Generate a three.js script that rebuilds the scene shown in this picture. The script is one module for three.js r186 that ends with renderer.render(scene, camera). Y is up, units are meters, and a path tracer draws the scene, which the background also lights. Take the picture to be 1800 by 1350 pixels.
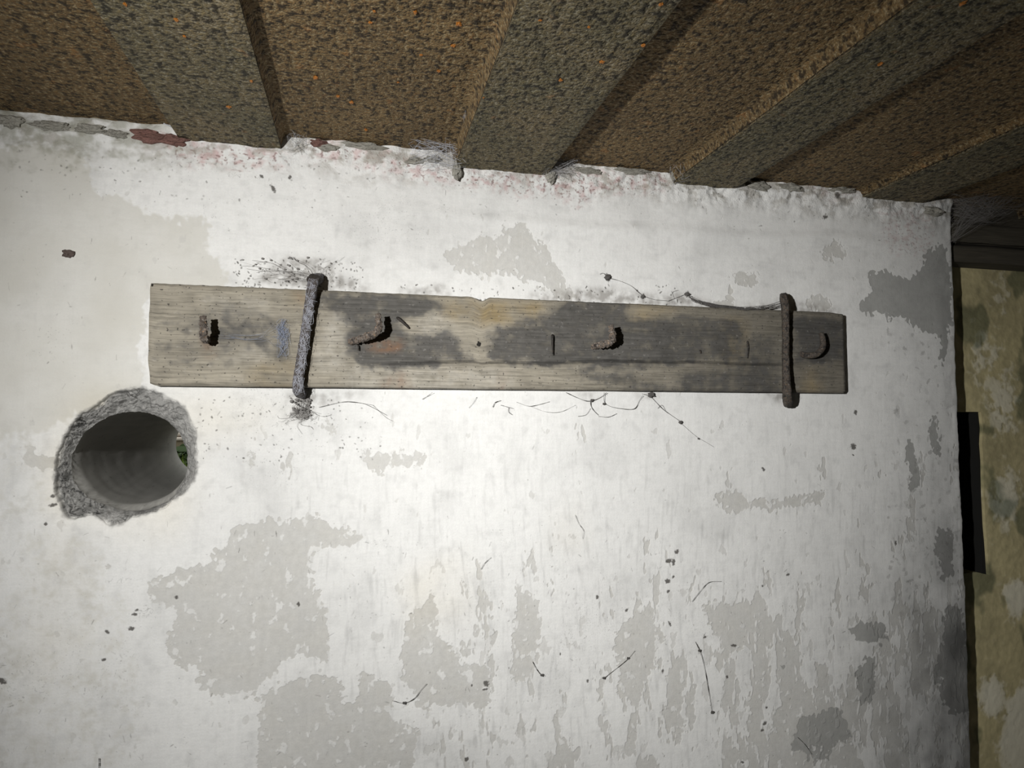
import * as THREE from 'three';
import { mergeGeometries } from 'three/addons/utils/BufferGeometryUtils.js';

// ---------------------------------------------------------------- camera, light, exposure
const F = 1150, EYE = new THREE.Vector3(0, 0, 1.1);
const YAW = Math.atan(270 / F), PITCH = Math.atan(62 / F);
const scene = new THREE.Scene();
const camera = new THREE.PerspectiveCamera(2 * Math.atan(675 / F) * 180 / Math.PI, 4 / 3, 0.02, 60);
camera.position.copy(EYE);
const LOOK = new THREE.Vector3(Math.sin(YAW) * Math.cos(PITCH), Math.sin(PITCH), -Math.cos(YAW) * Math.cos(PITCH));
camera.lookAt(EYE.clone().add(LOOK));
scene.add(camera);

const renderer = new THREE.WebGLRenderer({ antialias: true });
renderer.toneMapping = THREE.LinearToneMapping;
renderer.toneMappingExposure = 1.0;
renderer.shadowMap.enabled = true;

scene.background = new THREE.Color(0.74, 0.76, 0.74);          // overcast daylight, seen only through the bored hole
scene.backgroundIntensity = 1.2;

// the hand torch that lights the wall, held left of the camera: a wide spill and a hotter core
for (const [aim, cone, power] of [[[0.13, -0.03, 0], 0.87, 4.65], [[0.60, -0.12, 0], 0.52, 2.9]]) {
  const torch = new THREE.SpotLight(0xffffff, power, 0, cone, 1.0, 2);
  torch.color.setRGB(1.0, 0.99, 0.97);
  torch.position.set(-0.37, 0.11, 1.12); torch.target.position.set(...aim);
  torch.castShadow = true; torch.shadow.radius = 0.5;
  scene.add(torch, torch.target);
}

// ---------------------------------------------------------------- helpers
function rng(seed) { let a = seed >>> 0; return () => { a = (a + 0x6D2B79F5) | 0; let t = Math.imul(a ^ (a >>> 15), 1 | a); t = (t + Math.imul(t ^ (t >>> 7), 61 | t)) ^ t; return ((t ^ (t >>> 14)) >>> 0) / 4294967296; }; }
const PERM = new Uint8Array(512);
{ const r = rng(7), p = [...Array(256).keys()]; for (let i = 255; i > 0; i--) { const j = Math.floor(r() * (i + 1)); [p[i], p[j]] = [p[j], p[i]]; } for (let i = 0; i < 512; i++) PERM[i] = p[i & 255]; }
const GX = new Float32Array(256), GY = new Float32Array(256);
for (let i = 0; i < 256; i++) { GX[i] = Math.cos(i * 2.399963); GY[i] = Math.sin(i * 2.399963); }
function noise(x, y) {                                           // gradient noise, about -0.7 .. 0.7
  const fx = Math.floor(x), fy = Math.floor(y), X = fx & 255, Y = fy & 255; x -= fx; y -= fy;
  const u = x * x * x * (x * (x * 6 - 15) + 10), v = y * y * y * (y * (y * 6 - 15) + 10);
  const a = PERM[PERM[X] + Y], b = PERM[PERM[X + 1] + Y], c = PERM[PERM[X] + Y + 1], d = PERM[PERM[X + 1] + Y + 1];
  const n0 = GX[a] * x + GY[a] * y, n1 = GX[b] * (x - 1) + GY[b] * y, n2 = GX[c] * x + GY[c] * (y - 1), n3 = GX[d] * (x - 1) + GY[d] * (y - 1);
  const p = n0 + u * (n1 - n0), q = n2 + u * (n3 - n2);
  return 1.4 * (p + v * (q - p));
}
function fbm(x, y, o = 4) { let s = 0, a = 0.5; for (let i = 0; i < o; i++) { s += a * noise(x + i * 17.3, y - i * 9.1); x *= 2.03; y *= 2.03; a *= 0.5; } return s; }
const clamp = (x, a = 0, b = 1) => x < a ? a : x > b ? b : x;
const sstep = (a, b, x) => { const t = clamp((x - a) / (b - a)); return t * t * (3 - 2 * t); };
const mix = (a, b, t) => a + (b - a) * t;
const RIGHT = new THREE.Vector3().crossVectors(LOOK, new THREE.Vector3(0, 1, 0)).normalize(), UPV = new THREE.Vector3().crossVectors(RIGHT, LOOK);
function ray(px, py) { return LOOK.clone().multiplyScalar(F).addScaledVector(RIGHT, px - 900).addScaledVector(UPV, 675 - py); }
function onZ(px, py, z = 0) { const d = ray(px, py), t = (z - EYE.z) / d.z; return EYE.clone().addScaledVector(d, t); }   // place measured on the photograph, in metres on the plane z
function onY(px, py, y) { const d = ray(px, py), t = (y - EYE.y) / d.y; return EYE.clone().addScaledVector(d, t); }
const toS = (x) => { x = clamp(x); return 255 * (x <= 0.0031308 ? 12.92 * x : 1.055 * Math.pow(x, 1 / 2.4) - 0.055); };
function colourTexture(w, h, fn, wrap = THREE.RepeatWrapping) {
  const d = new Uint8Array(w * h * 4), c = [0, 0, 0];
  for (let j = 0; j < h; j++) for (let i = 0; i < w; i++) { fn((i + 0.5) / w, (j + 0.5) / h, c, i, j); const k = 4 * (j * w + i); d[k] = toS(c[0]); d[k + 1] = toS(c[1]); d[k + 2] = toS(c[2]); d[k + 3] = 255; }
  const t = new THREE.DataTexture(d, w, h, THREE.RGBAFormat); t.colorSpace = THREE.SRGBColorSpace; t.magFilter = THREE.LinearFilter; t.minFilter = THREE.LinearMipmapLinearFilter; t.generateMipmaps = true; t.wrapS = t.wrapT = wrap; t.needsUpdate = true; return t;
}
function greyTexture(w, h, fn, wrap = THREE.RepeatWrapping) {
  const d = new Uint8Array(w * h * 4);
  for (let j = 0; j < h; j++) for (let i = 0; i < w; i++) { const k = 4 * (j * w + i); d[k] = d[k + 1] = d[k + 2] = 255 * clamp(fn((i + 0.5) / w, (j + 0.5) / h, i, j)); d[k + 3] = 255; }
  const t = new THREE.DataTexture(d, w, h, THREE.RGBAFormat); t.magFilter = THREE.LinearFilter; t.minFilter = THREE.LinearMipmapLinearFilter; t.generateMipmaps = true; t.wrapS = t.wrapT = wrap; t.needsUpdate = true; return t;
}
const used = {};
function numbered(n) { const k = used[n] = (used[n] ?? -1) + 1; return k ? `${n}_${String(k).padStart(3, '0')}` : n; }
function mesh(name, geo, mat, parent = scene) { const m = new THREE.Mesh(geo, mat); m.name = parent === scene ? numbered(name) : name; m.castShadow = m.receiveShadow = true; parent.add(m); return m; }
function tag(o, label, category, group) { o.userData.label = label; o.userData.category = category; if (group) o.userData.group = group; return o; }
function group(name, pos = [0, 0, 0]) { const g = new THREE.Group(); g.name = numbered(name); g.position.set(...pos); scene.add(g); return g; }
function structure(o, label) { o.userData.kind = 'structure'; if (label) o.userData.label = label; return o; }
function gridGeo(nx, ny, fn, keep) {                              // fn(i, j) -> [x, y, z, u, v]
  const P = new Float32Array((nx + 1) * (ny + 1) * 3), U = new Float32Array((nx + 1) * (ny + 1) * 2), I = [];
  for (let j = 0; j <= ny; j++) for (let i = 0; i <= nx; i++) { const k = j * (nx + 1) + i, r = fn(i, j); P[3 * k] = r[0]; P[3 * k + 1] = r[1]; P[3 * k + 2] = r[2]; U[2 * k] = r[3]; U[2 * k + 1] = r[4]; }
  for (let j = 0; j < ny; j++) for (let i = 0; i < nx; i++) { if (keep && !keep(i, j)) continue; const a = j * (nx + 1) + i, b = a + 1, c = a + nx + 1, d = c + 1; I.push(a, b, d, a, d, c); }
  const g = new THREE.BufferGeometry(); g.setAttribute('position', new THREE.BufferAttribute(P, 3)); g.setAttribute('uv', new THREE.BufferAttribute(U, 2)); g.setIndex(I); g.computeVertexNormals(); return g;
}
// swept bar: points, a radius for each, a cross-section of k sides (flat = squash across the second axis), roughened, closed at both ends
function swept(points, radii, o = {}) {
  const { seg = 40, sides = 10, rough = 0, freq = 300, seed = 0, squash = 1, square = 0, tension } = o;
  const curve = new THREE.CatmullRomCurve3(points, false, tension === undefined ? 'centripetal' : 'catmullrom', tension ?? 0.5), fr = curve.computeFrenetFrames(seg, false);
  const P = [], U = [], I = [], L = curve.getLength(); let rows = 0;
  const ring = (c, n, b, r, u) => { for (let k = 0; k <= sides; k++) { let r2 = r; const a = 2 * Math.PI * (k % sides) / sides, q = 1 + rough * (1.4 * noise(u * L * freq + seed, a * 1.9 + 3 * seed) + 0.8 * noise(u * L * freq * 2.3, a * 4 + seed)); if (square) { const p = Math.pow(Math.pow(Math.abs(Math.cos(a)), square) + Math.pow(Math.abs(Math.sin(a)), square), -1 / square); r2 = r * p; } const ca = Math.cos(a) * r2 * q, sa = Math.sin(a) * r2 * q * squash; P.push(c.x + n.x * ca + b.x * sa, c.y + n.y * ca + b.y * sa, c.z + n.z * ca + b.z * sa); U.push(u * L, r * a); } rows++; };
  const rad = (u) => { const x = u * (radii.length - 1), i = Math.min(radii.length - 2, Math.floor(x)); return radii.length > 1 ? mix(radii[i], radii[i + 1], x - i) : radii[0]; };
  for (let s = 0; s <= seg; s++) {
    const u = s / seg, c = curve.getPointAt(u), n = fr.normals[s], b = fr.binormals[s];
    if (s === 0) { ring(c, n, b, 1e-5, u); ring(c, n, b, rad(0) * 0.9, u); }
    ring(c, n, b, rad(u), u);
    if (s === seg) { ring(c, n, b, rad(1) * 0.9, u); ring(c, n, b, 1e-5, u); }
  }
  for (let r = 0; r < rows - 1; r++) for (let k = 0; k < sides; k++) { const a = r * (sides + 1) + k, b = a + 1, c = a + sides + 1, d = c + 1; I.push(a, c, b, b, c, d); }
  const g = new THREE.BufferGeometry(); g.setAttribute('position', new THREE.Float32BufferAttribute(P, 3)); g.setAttribute('uv', new THREE.Float32BufferAttribute(U, 2)); g.setIndex(I); g.computeVertexNormals(); return g;
}
function lump(c, size, seed, rough = 0.35, det = 3) {             // an irregular clod
  const g = new THREE.IcosahedronGeometry(1, det), p = g.attributes.position;
  for (let i = 0; i < p.count; i++) { const x = p.getX(i), y = p.getY(i), z = p.getZ(i), q = 1 + rough * (noise(x * 1.7 + seed, y * 1.7 + z * 1.3 - seed) + 0.5 * noise(x * 4 + z * 3, y * 4 + seed)); p.setXYZ(i, c.x + x * q * size[0], c.y + y * q * size[1], c.z + z * q * size[2]); }
  g.computeVertexNormals(); return g;
}
function blob(px, py, z) { return onZ(px, py, z); }

// ---------------------------------------------------------------- the shape of the wall
const EDGE = 1.208;                                              // where the wall ends at the recess
const HC = { x: -0.342, y: -0.0585 }, HR = 0.0805, HE = 0.94, THICK = 0.60;  // the bored hole
function outline(list, z) { const a = list.map(([px, py]) => { const p = onZ(px, py, z); return [Math.atan2(p.y - HC.y, p.x - HC.x), Math.hypot(p.x - HC.x, p.y - HC.y)]; }).sort((p, q) => p[0] - q[0]); return (t) => { let i = a.findIndex((e) => e[0] > t); const n = a.length, q = i < 0 ? a[0] : a[i], p = i <= 0 ? a[n - 1] : a[i - 1]; let d = q[0] - p[0], e = t - p[0]; if (d < 0) d += 2 * Math.PI; if (e < 0) e += 2 * Math.PI; const s = e / d; return mix(p[1], q[1], s * s * (3 - 2 * s)); }; }
const rimOuter = outline([[219, 686], [160, 716], [113, 765], [96, 830], [99, 880], [113, 908], [165, 907], [194, 924], [240, 908], [300, 884], [335, 852], [346, 800], [339, 745], [315, 710], [285, 692], [250, 684]], 0);
const rimInner = outline([[225, 724], [170, 742], [135, 775], [121, 810], [126, 848], [150, 874], [185, 889], [215, 898], [260, 895], [300, 876], [324, 838], [328, 805], [319, 772], [298, 745], [262, 727]], -0.02);
function relief(x, y) {                                          // how far the plaster stands proud, metres
  let h = 0.004 * fbm(x * 3.1 + 4, y * 3.1, 2) + 0.0012 * fbm(x * 14, y * 14, 2);
  const top = sstep(0.375, 0.44, y + 0.03 * noise(x * 9, 3));
  h += top * (0.004 + 0.010 * fbm(x * 22, y * 30, 3) + 0.004 * fbm(x * 80, y * 80, 2));
  h += 0.0035 * sstep(0.02, 0, Math.abs(y - 0.352 - 0.012 * noise(x * 4, 1.5))) * sstep(-0.1, 0.3, x) * sstep(1.2, 0.9, x);  // ridge where the upper coat was struck off
  const e = sstep(EDGE - 0.05, EDGE, x); h += e * (0.003 * fbm(x * 30, y * 30, 3) - 0.002);
  return h;
}
const TX = { x0: -0.62, y0: -0.77, w: 1.86, h: 1.27 };           // the piece of wall that the paint texture covers, then mirrored
const wu = (x) => (x - TX.x0) / TX.w, wv = (y) => (y - TX.y0) / TX.h;

// ---------------------------------------------------------------- paint and bare plaster
const TW = 2048, TH = 1400;
function patchField(polys, blur = 3) {                            // soft field of hand-drawn patches on the wall, 2 mm cells
  const w = Math.round(TX.w / 0.002), h = Math.round(TX.h / 0.002), cv = document.createElement('canvas'); cv.width = w; cv.height = h;
  const g = cv.getContext('2d'); g.fillStyle = '#000'; g.fillRect(0, 0, w, h);
  for (const [val, ...pts] of polys) { const q = Math.round(255 * val); g.fillStyle = `rgb(${q},${q},${q})`; g.beginPath(); pts.forEach(([px, py], i) => { const p = onZ(px, py, 0), x = (p.x - TX.x0) / 0.002, y = (p.y - TX.y0) / 0.002; i ? g.lineTo(x, y) : g.moveTo(x, y); }); g.closePath(); g.fill(); }
  const s = g.getImageData(0, 0, w, h).data; let a = new Float32Array(w * h); for (let i = 0; i < w * h; i++) a[i] = s[4 * i] / 255;
  for (let pass = 0; pass < 2; pass++) {
    const b = new Float32Array(w * h), c = new Float32Array(w * h), n = 2 * blur + 1;
    for (let y = 0; y < h; y++) for (let x = 0; x < w; x++) { let t = 0; for (let k = -blur; k <= blur; k++) t += a[y * w + clamp(x + k, 0, w - 1)]; b[y * w + x] = t / n; }
    for (let y = 0; y < h; y++) for (let x = 0; x < w; x++) { let t = 0; for (let k = -blur; k <= blur; k++) t += b[clamp(y + k, 0, h - 1) * w + x]; c[y * w + x] = t / n; }
    a = c;
  }
  return (x, y) => { const fx = clamp((x - TX.x0) / 0.002 - 0.5, 0, w - 1.001), fy = clamp((y - TX.y0) / 0.002 - 0.5, 0, h - 1.001), i = Math.floor(fx), j = Math.floor(fy), u = fx - i, v = fy - j, k = j * w + i; return mix(mix(a[k], a[k + 1], u), mix(a[k + w], a[k + w + 1], u), v); };
}
const bare = patchField([
  [1, [775, 455], [790, 437], [830, 424], [850, 417], [885, 414], [893, 393], [922, 393], [930, 412], [960, 430], [965, 447], [985, 470], [1000, 500], [1020, 527], [985, 529], [960, 505], [925, 490], [880, 478], [840, 487], [800, 472]],
  [1, [1268, 492], [1300, 480], [1342, 472], [1332, 492], [1300, 502], [1285, 497]],
  [1, [1235, 538], [1275, 520], [1290, 530], [1285, 545], [1240, 545]],
  [1, [1438, 440], [1476, 420], [1490, 445], [1470, 463]],
  [1, [1418, 532], [1440, 512], [1462, 530], [1452, 548], [1425, 545]],
  [1, [262, 1018], [300, 1013], [360, 992], [392, 968], [400, 940], [432, 920], [480, 913], [540, 908], [572, 920], [645, 935], [620, 962], [562, 957], [545, 977], [545, 1020], [560, 1060], [582, 1080], [575, 1140], [592, 1160], [570, 1166], [540, 1150], [500, 1160], [480, 1182], [440, 1222], [395, 1227], [342, 1212], [350, 1190], [370, 1177], [308, 1172], [298, 1130], [308, 1080], [265, 1052]],
  [1, [448, 1230], [530, 1180], [562, 1198], [600, 1190], [612, 1240], [680, 1250], [700, 1268], [742, 1288], [722, 1360], [452, 1360]],
  [1, [636, 780], [655, 787], [660, 800], [720, 803], [742, 786], [747, 824], [702, 817], [670, 834], [644, 822]],
  [1, [700, 1150], [718, 1090], [762, 1036], [772, 1110], [800, 1160], [852, 1168], [872, 1220], [852, 1242], [790, 1232], [740, 1242], [713, 1200]],
  [1, [905, 1038], [932, 1033], [952, 1090], [945, 1150], [935, 1192], [898, 1204], [905, 1120]],
  [1, [1083, 1100], [1142, 1058], [1163, 1120], [1142, 1190], [1120, 1248], [1088, 1200]],
  [1, [1226, 1060], [1333, 1058], [1312, 1120], [1280, 1166], [1258, 1110]],
  [1, [1255, 868], [1300, 866], [1312, 884], [1442, 868], [1452, 886], [1320, 897], [1263, 897]],
  [1, [25, 790], [92, 793], [104, 822], [58, 824]],
  [0.8, [178, 968], [196, 975], [216, 1030], [204, 1044]],
  [0.7, [560, 745], [600, 730], [602, 760], [575, 775]],
  [0.9, [430, 760], [442, 770], [446, 830], [428, 842]],
  [0.9, [700, 775], [712, 770], [716, 830], [705, 832]],
  [1, [630, 1180], [648, 1170], [684, 1210], [690, 1250], [630, 1245]],
  [1, [1350, 1300], [1365, 1250], [1420, 1200], [1440, 1240], [1430, 1350], [1350, 1360]],
], 4);
const beige = patchField([
  [1, [-60, 255], [100, 262], [155, 285], [160, 335], [228, 350], [240, 372], [310, 387], [357, 384], [374, 410], [360, 432], [385, 460], [400, 500], [400, 520], [255, 520], [248, 700], [90, 745], [-60, 770]],
  [0.38, [-60, 770], [90, 745], [90, 900], [200, 960], [250, 1100], [270, 1400], [-60, 1400]],
], 5);
const cement = patchField([
  [1, [1523, 482], [1550, 473], [1600, 490], [1638, 440], [1666, 428], [1672, 500], [1674, 560], [1662, 596], [1612, 577], [1590, 560], [1530, 552], [1506, 540], [1535, 512]],
  [0.9, [1655, 560], [1668, 560], [1664, 650], [1650, 630]],
  [0.7, [1590, 770], [1612, 775], [1620, 860], [1598, 870]], [0.7, [1630, 740], [1650, 730], [1662, 800], [1640, 800]],
  [0.75, [1645, 920], [1672, 925], [1680, 1010], [1655, 1020], [1642, 960]], [0.7, [1660, 1060], [1690, 1065], [1700, 1130], [1660, 1120]],
  [0.8, [1490, 1100], [1560, 1085], [1560, 1130], [1500, 1125]],
  [0.75, [1660, 1100], [1704, 1120], [1712, 1260], [1660, 1250], [1640, 1180]],
  [0.7, [1500, 1160], [1540, 1150], [1535, 1240], [1505, 1240]], [0.7, [1380, 1160], [1382, 1150], [1384, 1190], [1360, 1180]],
  [0.7, [1400, 1260], [1480, 1240], [1500, 1300], [1440, 1340], [1390, 1320]],
], 3);
const warmStain = patchField([[0.9, [180, 900], [330, 905], [300, 940], [200, 945]], [0.8, [80, 960], [140, 950], [140, 1040], [70, 1060], [50, 1200], [90, 1200]], [0.5, [700, 1000], [820, 960], [840, 1100], [720, 1110]], [0.6, [980, 890], [1010, 880], [1030, 960], [960, 960]], [0.7, [100, 1130], [150, 1100], [160, 1150]], [0.6, [300, 700], [400, 690], [520, 720], [430, 780], [330, 770]], [0.8, [150, 680], [250, 670], [350, 720], [350, 880], [220, 950], [80, 910], [80, 780]]], 10);
const dust = patchField([                                         // dirt washed off the board, the bars and the deck
  [0.9, [440, 492], [500, 455], [580, 455], [590, 480], [660, 512], [540, 510]], [1, [505, 690], [548, 690], [548, 735], [510, 738]],
  [0.7, [500, 690], [660, 690], [560, 712]], [0.9, [1140, 536], [1180, 515], [1290, 540], [1370, 530], [1470, 540], [1480, 552]], [0.9, [930, 520], [1040, 505], [1150, 520], [1200, 540], [940, 530]],
  [0.8, [700, 505], [780, 500], [800, 522], [700, 516]], [0.9, [1340, 690], [1410, 690], [1380, 712]], [0.7, [1000, 690], [1060, 690], [1040, 706]], [0.7, [1110, 690], [1160, 690], [1135, 704]],
], 3);
const rosy = patchField([[0.9, [240, 240], [330, 250], [500, 265], [510, 290], [420, 295], [320, 280]], [0.8, [540, 250], [700, 265], [800, 310], [780, 330], [640, 290], [545, 280]], [0.9, [800, 305], [960, 300], [1180, 310], [1180, 330], [980, 345], [820, 330]], [1, [1000, 355], [1035, 335], [1040, 350], [1010, 362]], [0.6, [1400, 315], [1510, 325], [1500, 350], [1420, 340]], [0.4, [1540, 360], [1640, 370], [1640, 450], [1560, 440]]], 5);
const SP = [];                                                    // specks: fly dirt, pits, tiny flakes
{ const r = rng(21);
  const add = (px, py, s, k = 1) => { const p = onZ(px, py, 0); SP.push([p.x, p.y, s, k, r() * 3, 0.5 + r()]); };
  for (let i = 0; i < 800; i++) add(r() * 1720, 250 + r() * 1100, 0.0005 + 0.0010 * r() * r(), 0.15 + 0.4 * r() * r());
  for (let i = 0; i < 520; i++) add(600 + r() * 900, 930 + r() * 420, 0.0006 + 0.0014 * r() * r(), 0.15 + 0.45 * r() * r());
  for (let i = 0; i < 260; i++) { const x = r() * 1650; add(x, 262 + x * 0.055 + r() * r() * 110, 0.0006 + 0.0014 * r(), 0.2 + 0.4 * r()); }
  for (let i = 0; i < 160; i++) add(410 + r() * 230, 455 + r() * 55, 0.0006 + 0.0013 * r(), 0.5 + 0.4 * r());
  for (let i = 0; i < 120; i++) add(340 + r() * 330, 695 + r() * 120, 0.0006 + 0.0012 * r(), 0.4 + 0.4 * r());
  for (let i = 0; i < 120; i++) add(700 + r() * 500, 500 + r() * 40, 0.0006 + 0.0016 * r(), 0.5 + 0.4 * r());
  for (let i = 0; i < 150; i++) add(1560 + r() * 130, 580 + r() * 500, 0.002 + 0.004 * r(), 0.10 + 0.25 * r());
  for (let i = 0; i < 420; i++) { const a = r(); add(r() * 1690, a < 0.7 ? 930 + r() * 420 : 330 + r() * 600, 0.0008 + 0.0012 * r(), 0.2 + 0.45 * r() * r()); SP[SP.length - 1][5] = 0.28 + 0.2 * r(); SP[SP.length - 1][4] = r() < 0.5 ? 1.57 + (r() - 0.5) : r() * 3; }
  for (const [x, y, s] of [[188, 1111, .003], [231, 1105, .004], [183, 1160, .003], [2, 1198, .005], [92, 872, .003], [93, 888, .004], [80, 921, .0025], [237, 1080, .003], [241, 1072, .0025], [1190, 970, .0045], [1176, 986, .005], [1184, 988, .005], [1174, 1022, .005], [1175, 1040, .003], [1184, 1014, .0025], [1178, 1097, .0035], [1102, 1073, .003], [855, 1202, .005], [853, 1212, .003], [820, 1335, .004], [1345, 1272, .004], [1340, 1285, .003], [1348, 1244, .0025], [1500, 785, .0065], [1504, 725, .0045], [1342, 825, .0035], [1450, 382, .005], [1470, 345, .006], [480, 331, .005], [460, 310, .003], [510, 312, .003], [525, 1062, .003], [310, 1050, .003], [1068, 488, .006], [1130, 521, .004], [1208, 517, .005], [1290, 1135, .004], [1385, 1010, .003], [1575, 955, .004], [1500, 800, .002], [875, 570, .001], [1240, 1120, .003], [1278, 1190, .003], [1165, 1180, .003], [1305, 1340, .003], [1340, 1030, .0025], [1050, 1050, .0035], [985, 1150, .002], [1033, 1197, .0025], [830, 1205, .002]]) add(x, y, s, 0.9);
}
const speckMap = new Float32Array(TW * TH);
for (const [x, y, s, k, a, el] of SP) {
  const ci = wu(x) * TW, cj = wv(y) * TH, pxm = TW / TX.w, R = Math.ceil(s * pxm * 4) + 1;
  for (let j = Math.max(0, Math.floor(cj - R)); j < Math.min(TH, cj + R); j++) for (let i = Math.max(0, Math.floor(ci - R)); i < Math.min(TW, ci + R); i++) {
    const dx = (i + 0.5 - ci) / pxm, dy = (j + 0.5 - cj) / pxm, ca = Math.cos(a), sa = Math.sin(a), d = Math.hypot((dx * ca + dy * sa) * el, (dy * ca - dx * sa) / el) / s + 0.5 * noise(i * 0.3 + a * 9, j * 0.3);
    const v = k * sstep(1.15, 0.6, d); if (v > speckMap[j * TW + i]) speckMap[j * TW + i] = v;
  }
}
const wallBump = new Float32Array(TW * TH);
const wallMap = colourTexture(TW, TH, (u, v, c, i, j) => {
  const x = TX.x0 + u * TX.w, y = TX.y0 + v * TX.h;
  const nA = fbm(x * 2.2 + 8, y * 2.2, 3), nB = fbm(x * 30, y * 30, 3), nC = fbm(x * 110, y * 110, 3), fine = noise(x * 420, y * 420);
  const brush = noise(x * 30 + nA * 3, y * 260) * 0.6 + noise(x * 240, y * 22) * 0.5;
  const wx = 0.016 * fbm(x * 24 + 7, y * 24, 2) + 0.006 * noise(x * 130, y * 130), wy = 0.020 * fbm(x * 24, y * 24 + 7, 2) + 0.008 * noise(x * 130 + 5, y * 90);
  // whitewash
  let t = 0.77 + 0.045 * nA + 0.05 * nC + 0.028 * brush + 0.03 * fine, r = t, g = t * 0.998, b = t * 0.992;
  const thin = sstep(0.02, 0.42, fbm(x * 11 + 40, y * 8, 4) + 0.35 * nC) * 0.10 + sstep(0.05, 0.45, fbm(x * 26, y * 60, 3)) * 0.06 * sstep(-0.1, 0.2, y) + sstep(0.05, 0.45, fbm(x * 110 + 3 * nA, y * 16, 3)) * 0.13 * sstep(0.12, -0.25, y) * sstep(-0.3, 0.0, x) + sstep(0.0, 0.5, fbm(x * 48, y * 44, 3)) * 0.09; r *= 1 - thin; g *= 1 - thin; b *= 1 - thin;
  // thin grey veil over the left, and thin whitewash
  const be = sstep(0.30, 0.62, beige(x + wx, y + wy) + 0.30 * nB + 0.22 * nC), be2 = be * (0.75 + 0.5 * fbm(x * 9, y * 9, 3));
  r = mix(r, 0.585, be2 * 0.9); g = mix(g, 0.57, be2 * 0.9); b = mix(b, 0.525, be2 * 0.9);
  // streaky loss of paint low on the wall
  const low = sstep(-0.08, -0.42, y) * sstep(-0.12, 0.12, x), rightward = sstep(0.55, 1.15, x);
  const dens = Math.max(low * (0.50 + 0.30 * sstep(0.1, 0.9, x) * sstep(-0.2, -0.5, y)), 0.40 * rightward * sstep(0.06, -0.15, y));
  const st = fbm((x + wx * 0.5) * 17 + 2, (y + wy) * 6, 4) + 0.6 * fbm(x * 60, y * 22, 3) + 0.25 * fbm(x * 150, y * 60, 2);
  const bs = sstep(0, 0.045, st - (0.60 - 0.80 * dens));
  const spots = sstep(0, 0.06, fbm(x * 46 + 30, y * 27, 4) - (0.42 - 0.20 * dens - 0.04 * sstep(0.2, -0.1, y)));
  const rest = sstep(0.10, 0.2, fbm(x * 62 + 11, y * 46, 4) - 0.12);                   // scraps of paint left inside the bare patches
  const bh = sstep(0.0, 0.07, bare(x + wx, y + wy) - 0.47 + 0.34 * nB + 0.42 * nC + 0.10 * fine);
  const B = Math.max(bh, bs * 0.95) * (1 - 0.75 * rest) * (0.9 + 0.5 * nB) + spots * 0.5 * (1 - Math.max(bh, bs));
  const tb = 0.56 + 0.06 * nA + 0.09 * nB + 0.07 * nC + 0.02 * fine;
  r = mix(r, tb * 1.0, B); g = mix(g, tb * 0.985, B); b = mix(b, tb * 0.95, B);
  // raw cement
  const ce = sstep(0, 0.07, cement(x + wx, y + wy) - 0.45 + 0.34 * nB + 0.35 * nC);
  const tc = 0.34 + 0.08 * nB + 0.04 * nC; r = mix(r, tc * 1.0, ce * 0.85); g = mix(g, tc * 1.0, ce * 0.85); b = mix(b, tc * 0.97, ce * 0.85);
  // damp grime toward the corner and low right
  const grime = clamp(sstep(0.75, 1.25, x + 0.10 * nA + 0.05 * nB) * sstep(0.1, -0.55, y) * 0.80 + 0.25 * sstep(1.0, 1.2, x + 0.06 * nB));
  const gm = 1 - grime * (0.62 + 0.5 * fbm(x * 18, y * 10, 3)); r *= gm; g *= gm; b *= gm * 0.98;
  // ochre stains
  const cr = Math.abs(noise(x * 5 + 2 * wx / 0.016, y * 5)), crk = sstep(0.010, 0.003, cr) * sstep(0.12, 0.3, fbm(x * 4 + 9, y * 4, 2)) * 0.35; r *= 1 - crk; g *= 1 - crk; b *= 1 - crk;
  const ws = warmStain(x, y) * clamp(0.6 + 0.9 * fbm(x * 8, y * 8, 3)); r *= 1 - 0.02 * ws; g *= 1 - 0.07 * ws; b *= 1 - 0.17 * ws;
  // brick dust under the deck
  const ro = rosy(x + wx, y + wy) * clamp(0.15 + 2.6 * fbm(x * 60, y * 80, 3) + 0.8 * fbm(x * 18, y * 25, 2)); r *= 1 - 0.25 * ro; g *= 1 - 0.47 * ro; b *= 1 - 0.47 * ro;
  const rs = sstep(0.14, 0.30, fbm(x * 150, y * 190, 2)) * clamp(1.3 * rosy(x + wx, y + wy)); r = mix(r, 0.24, rs * 0.8); g = mix(g, 0.15, rs * 0.8); b = mix(b, 0.14, rs * 0.8);
  const tp = sstep(0.385, 0.44, y + 0.03 * nB + 0.02 * nA), mort = tp * sstep(-0.05, 0.22, fbm(x * 24 + 5, y * 44, 4) + 0.3 * nC);
  r = mix(r, 0.36, mort * 0.7); g = mix(g, 0.335, mort * 0.7); b = mix(b, 0.29, mort * 0.7);
  const tl = sstep(-0.2, -0.36, x + 0.05 * nB) * sstep(0.37, 0.43, y + 0.06 * nB + 0.04 * nC) * sstep(-0.25, 0.1, fbm(x * 30, y * 40, 3)); r = mix(r, 0.27, tl * 0.6); g = mix(g, 0.265, tl * 0.6); b = mix(b, 0.20, tl * 0.6);
  // dirt below and above the board
  const du = clamp(dust(x, y) * (0.75 + 2.2 * fbm(x * 60, y * 60, 3))); r = mix(r, 0.27, du * 0.75); g = mix(g, 0.255, du * 0.75); b = mix(b, 0.235, du * 0.75);
  // broken concrete round the hole
  const th = Math.atan2(y - HC.y, x - HC.x), rr = Math.hypot(x - HC.x, y - HC.y), ring = sstep(0.004, -0.004, rr - rimOuter(th) + 0.004 * nC + 0.006 * nB);
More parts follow.
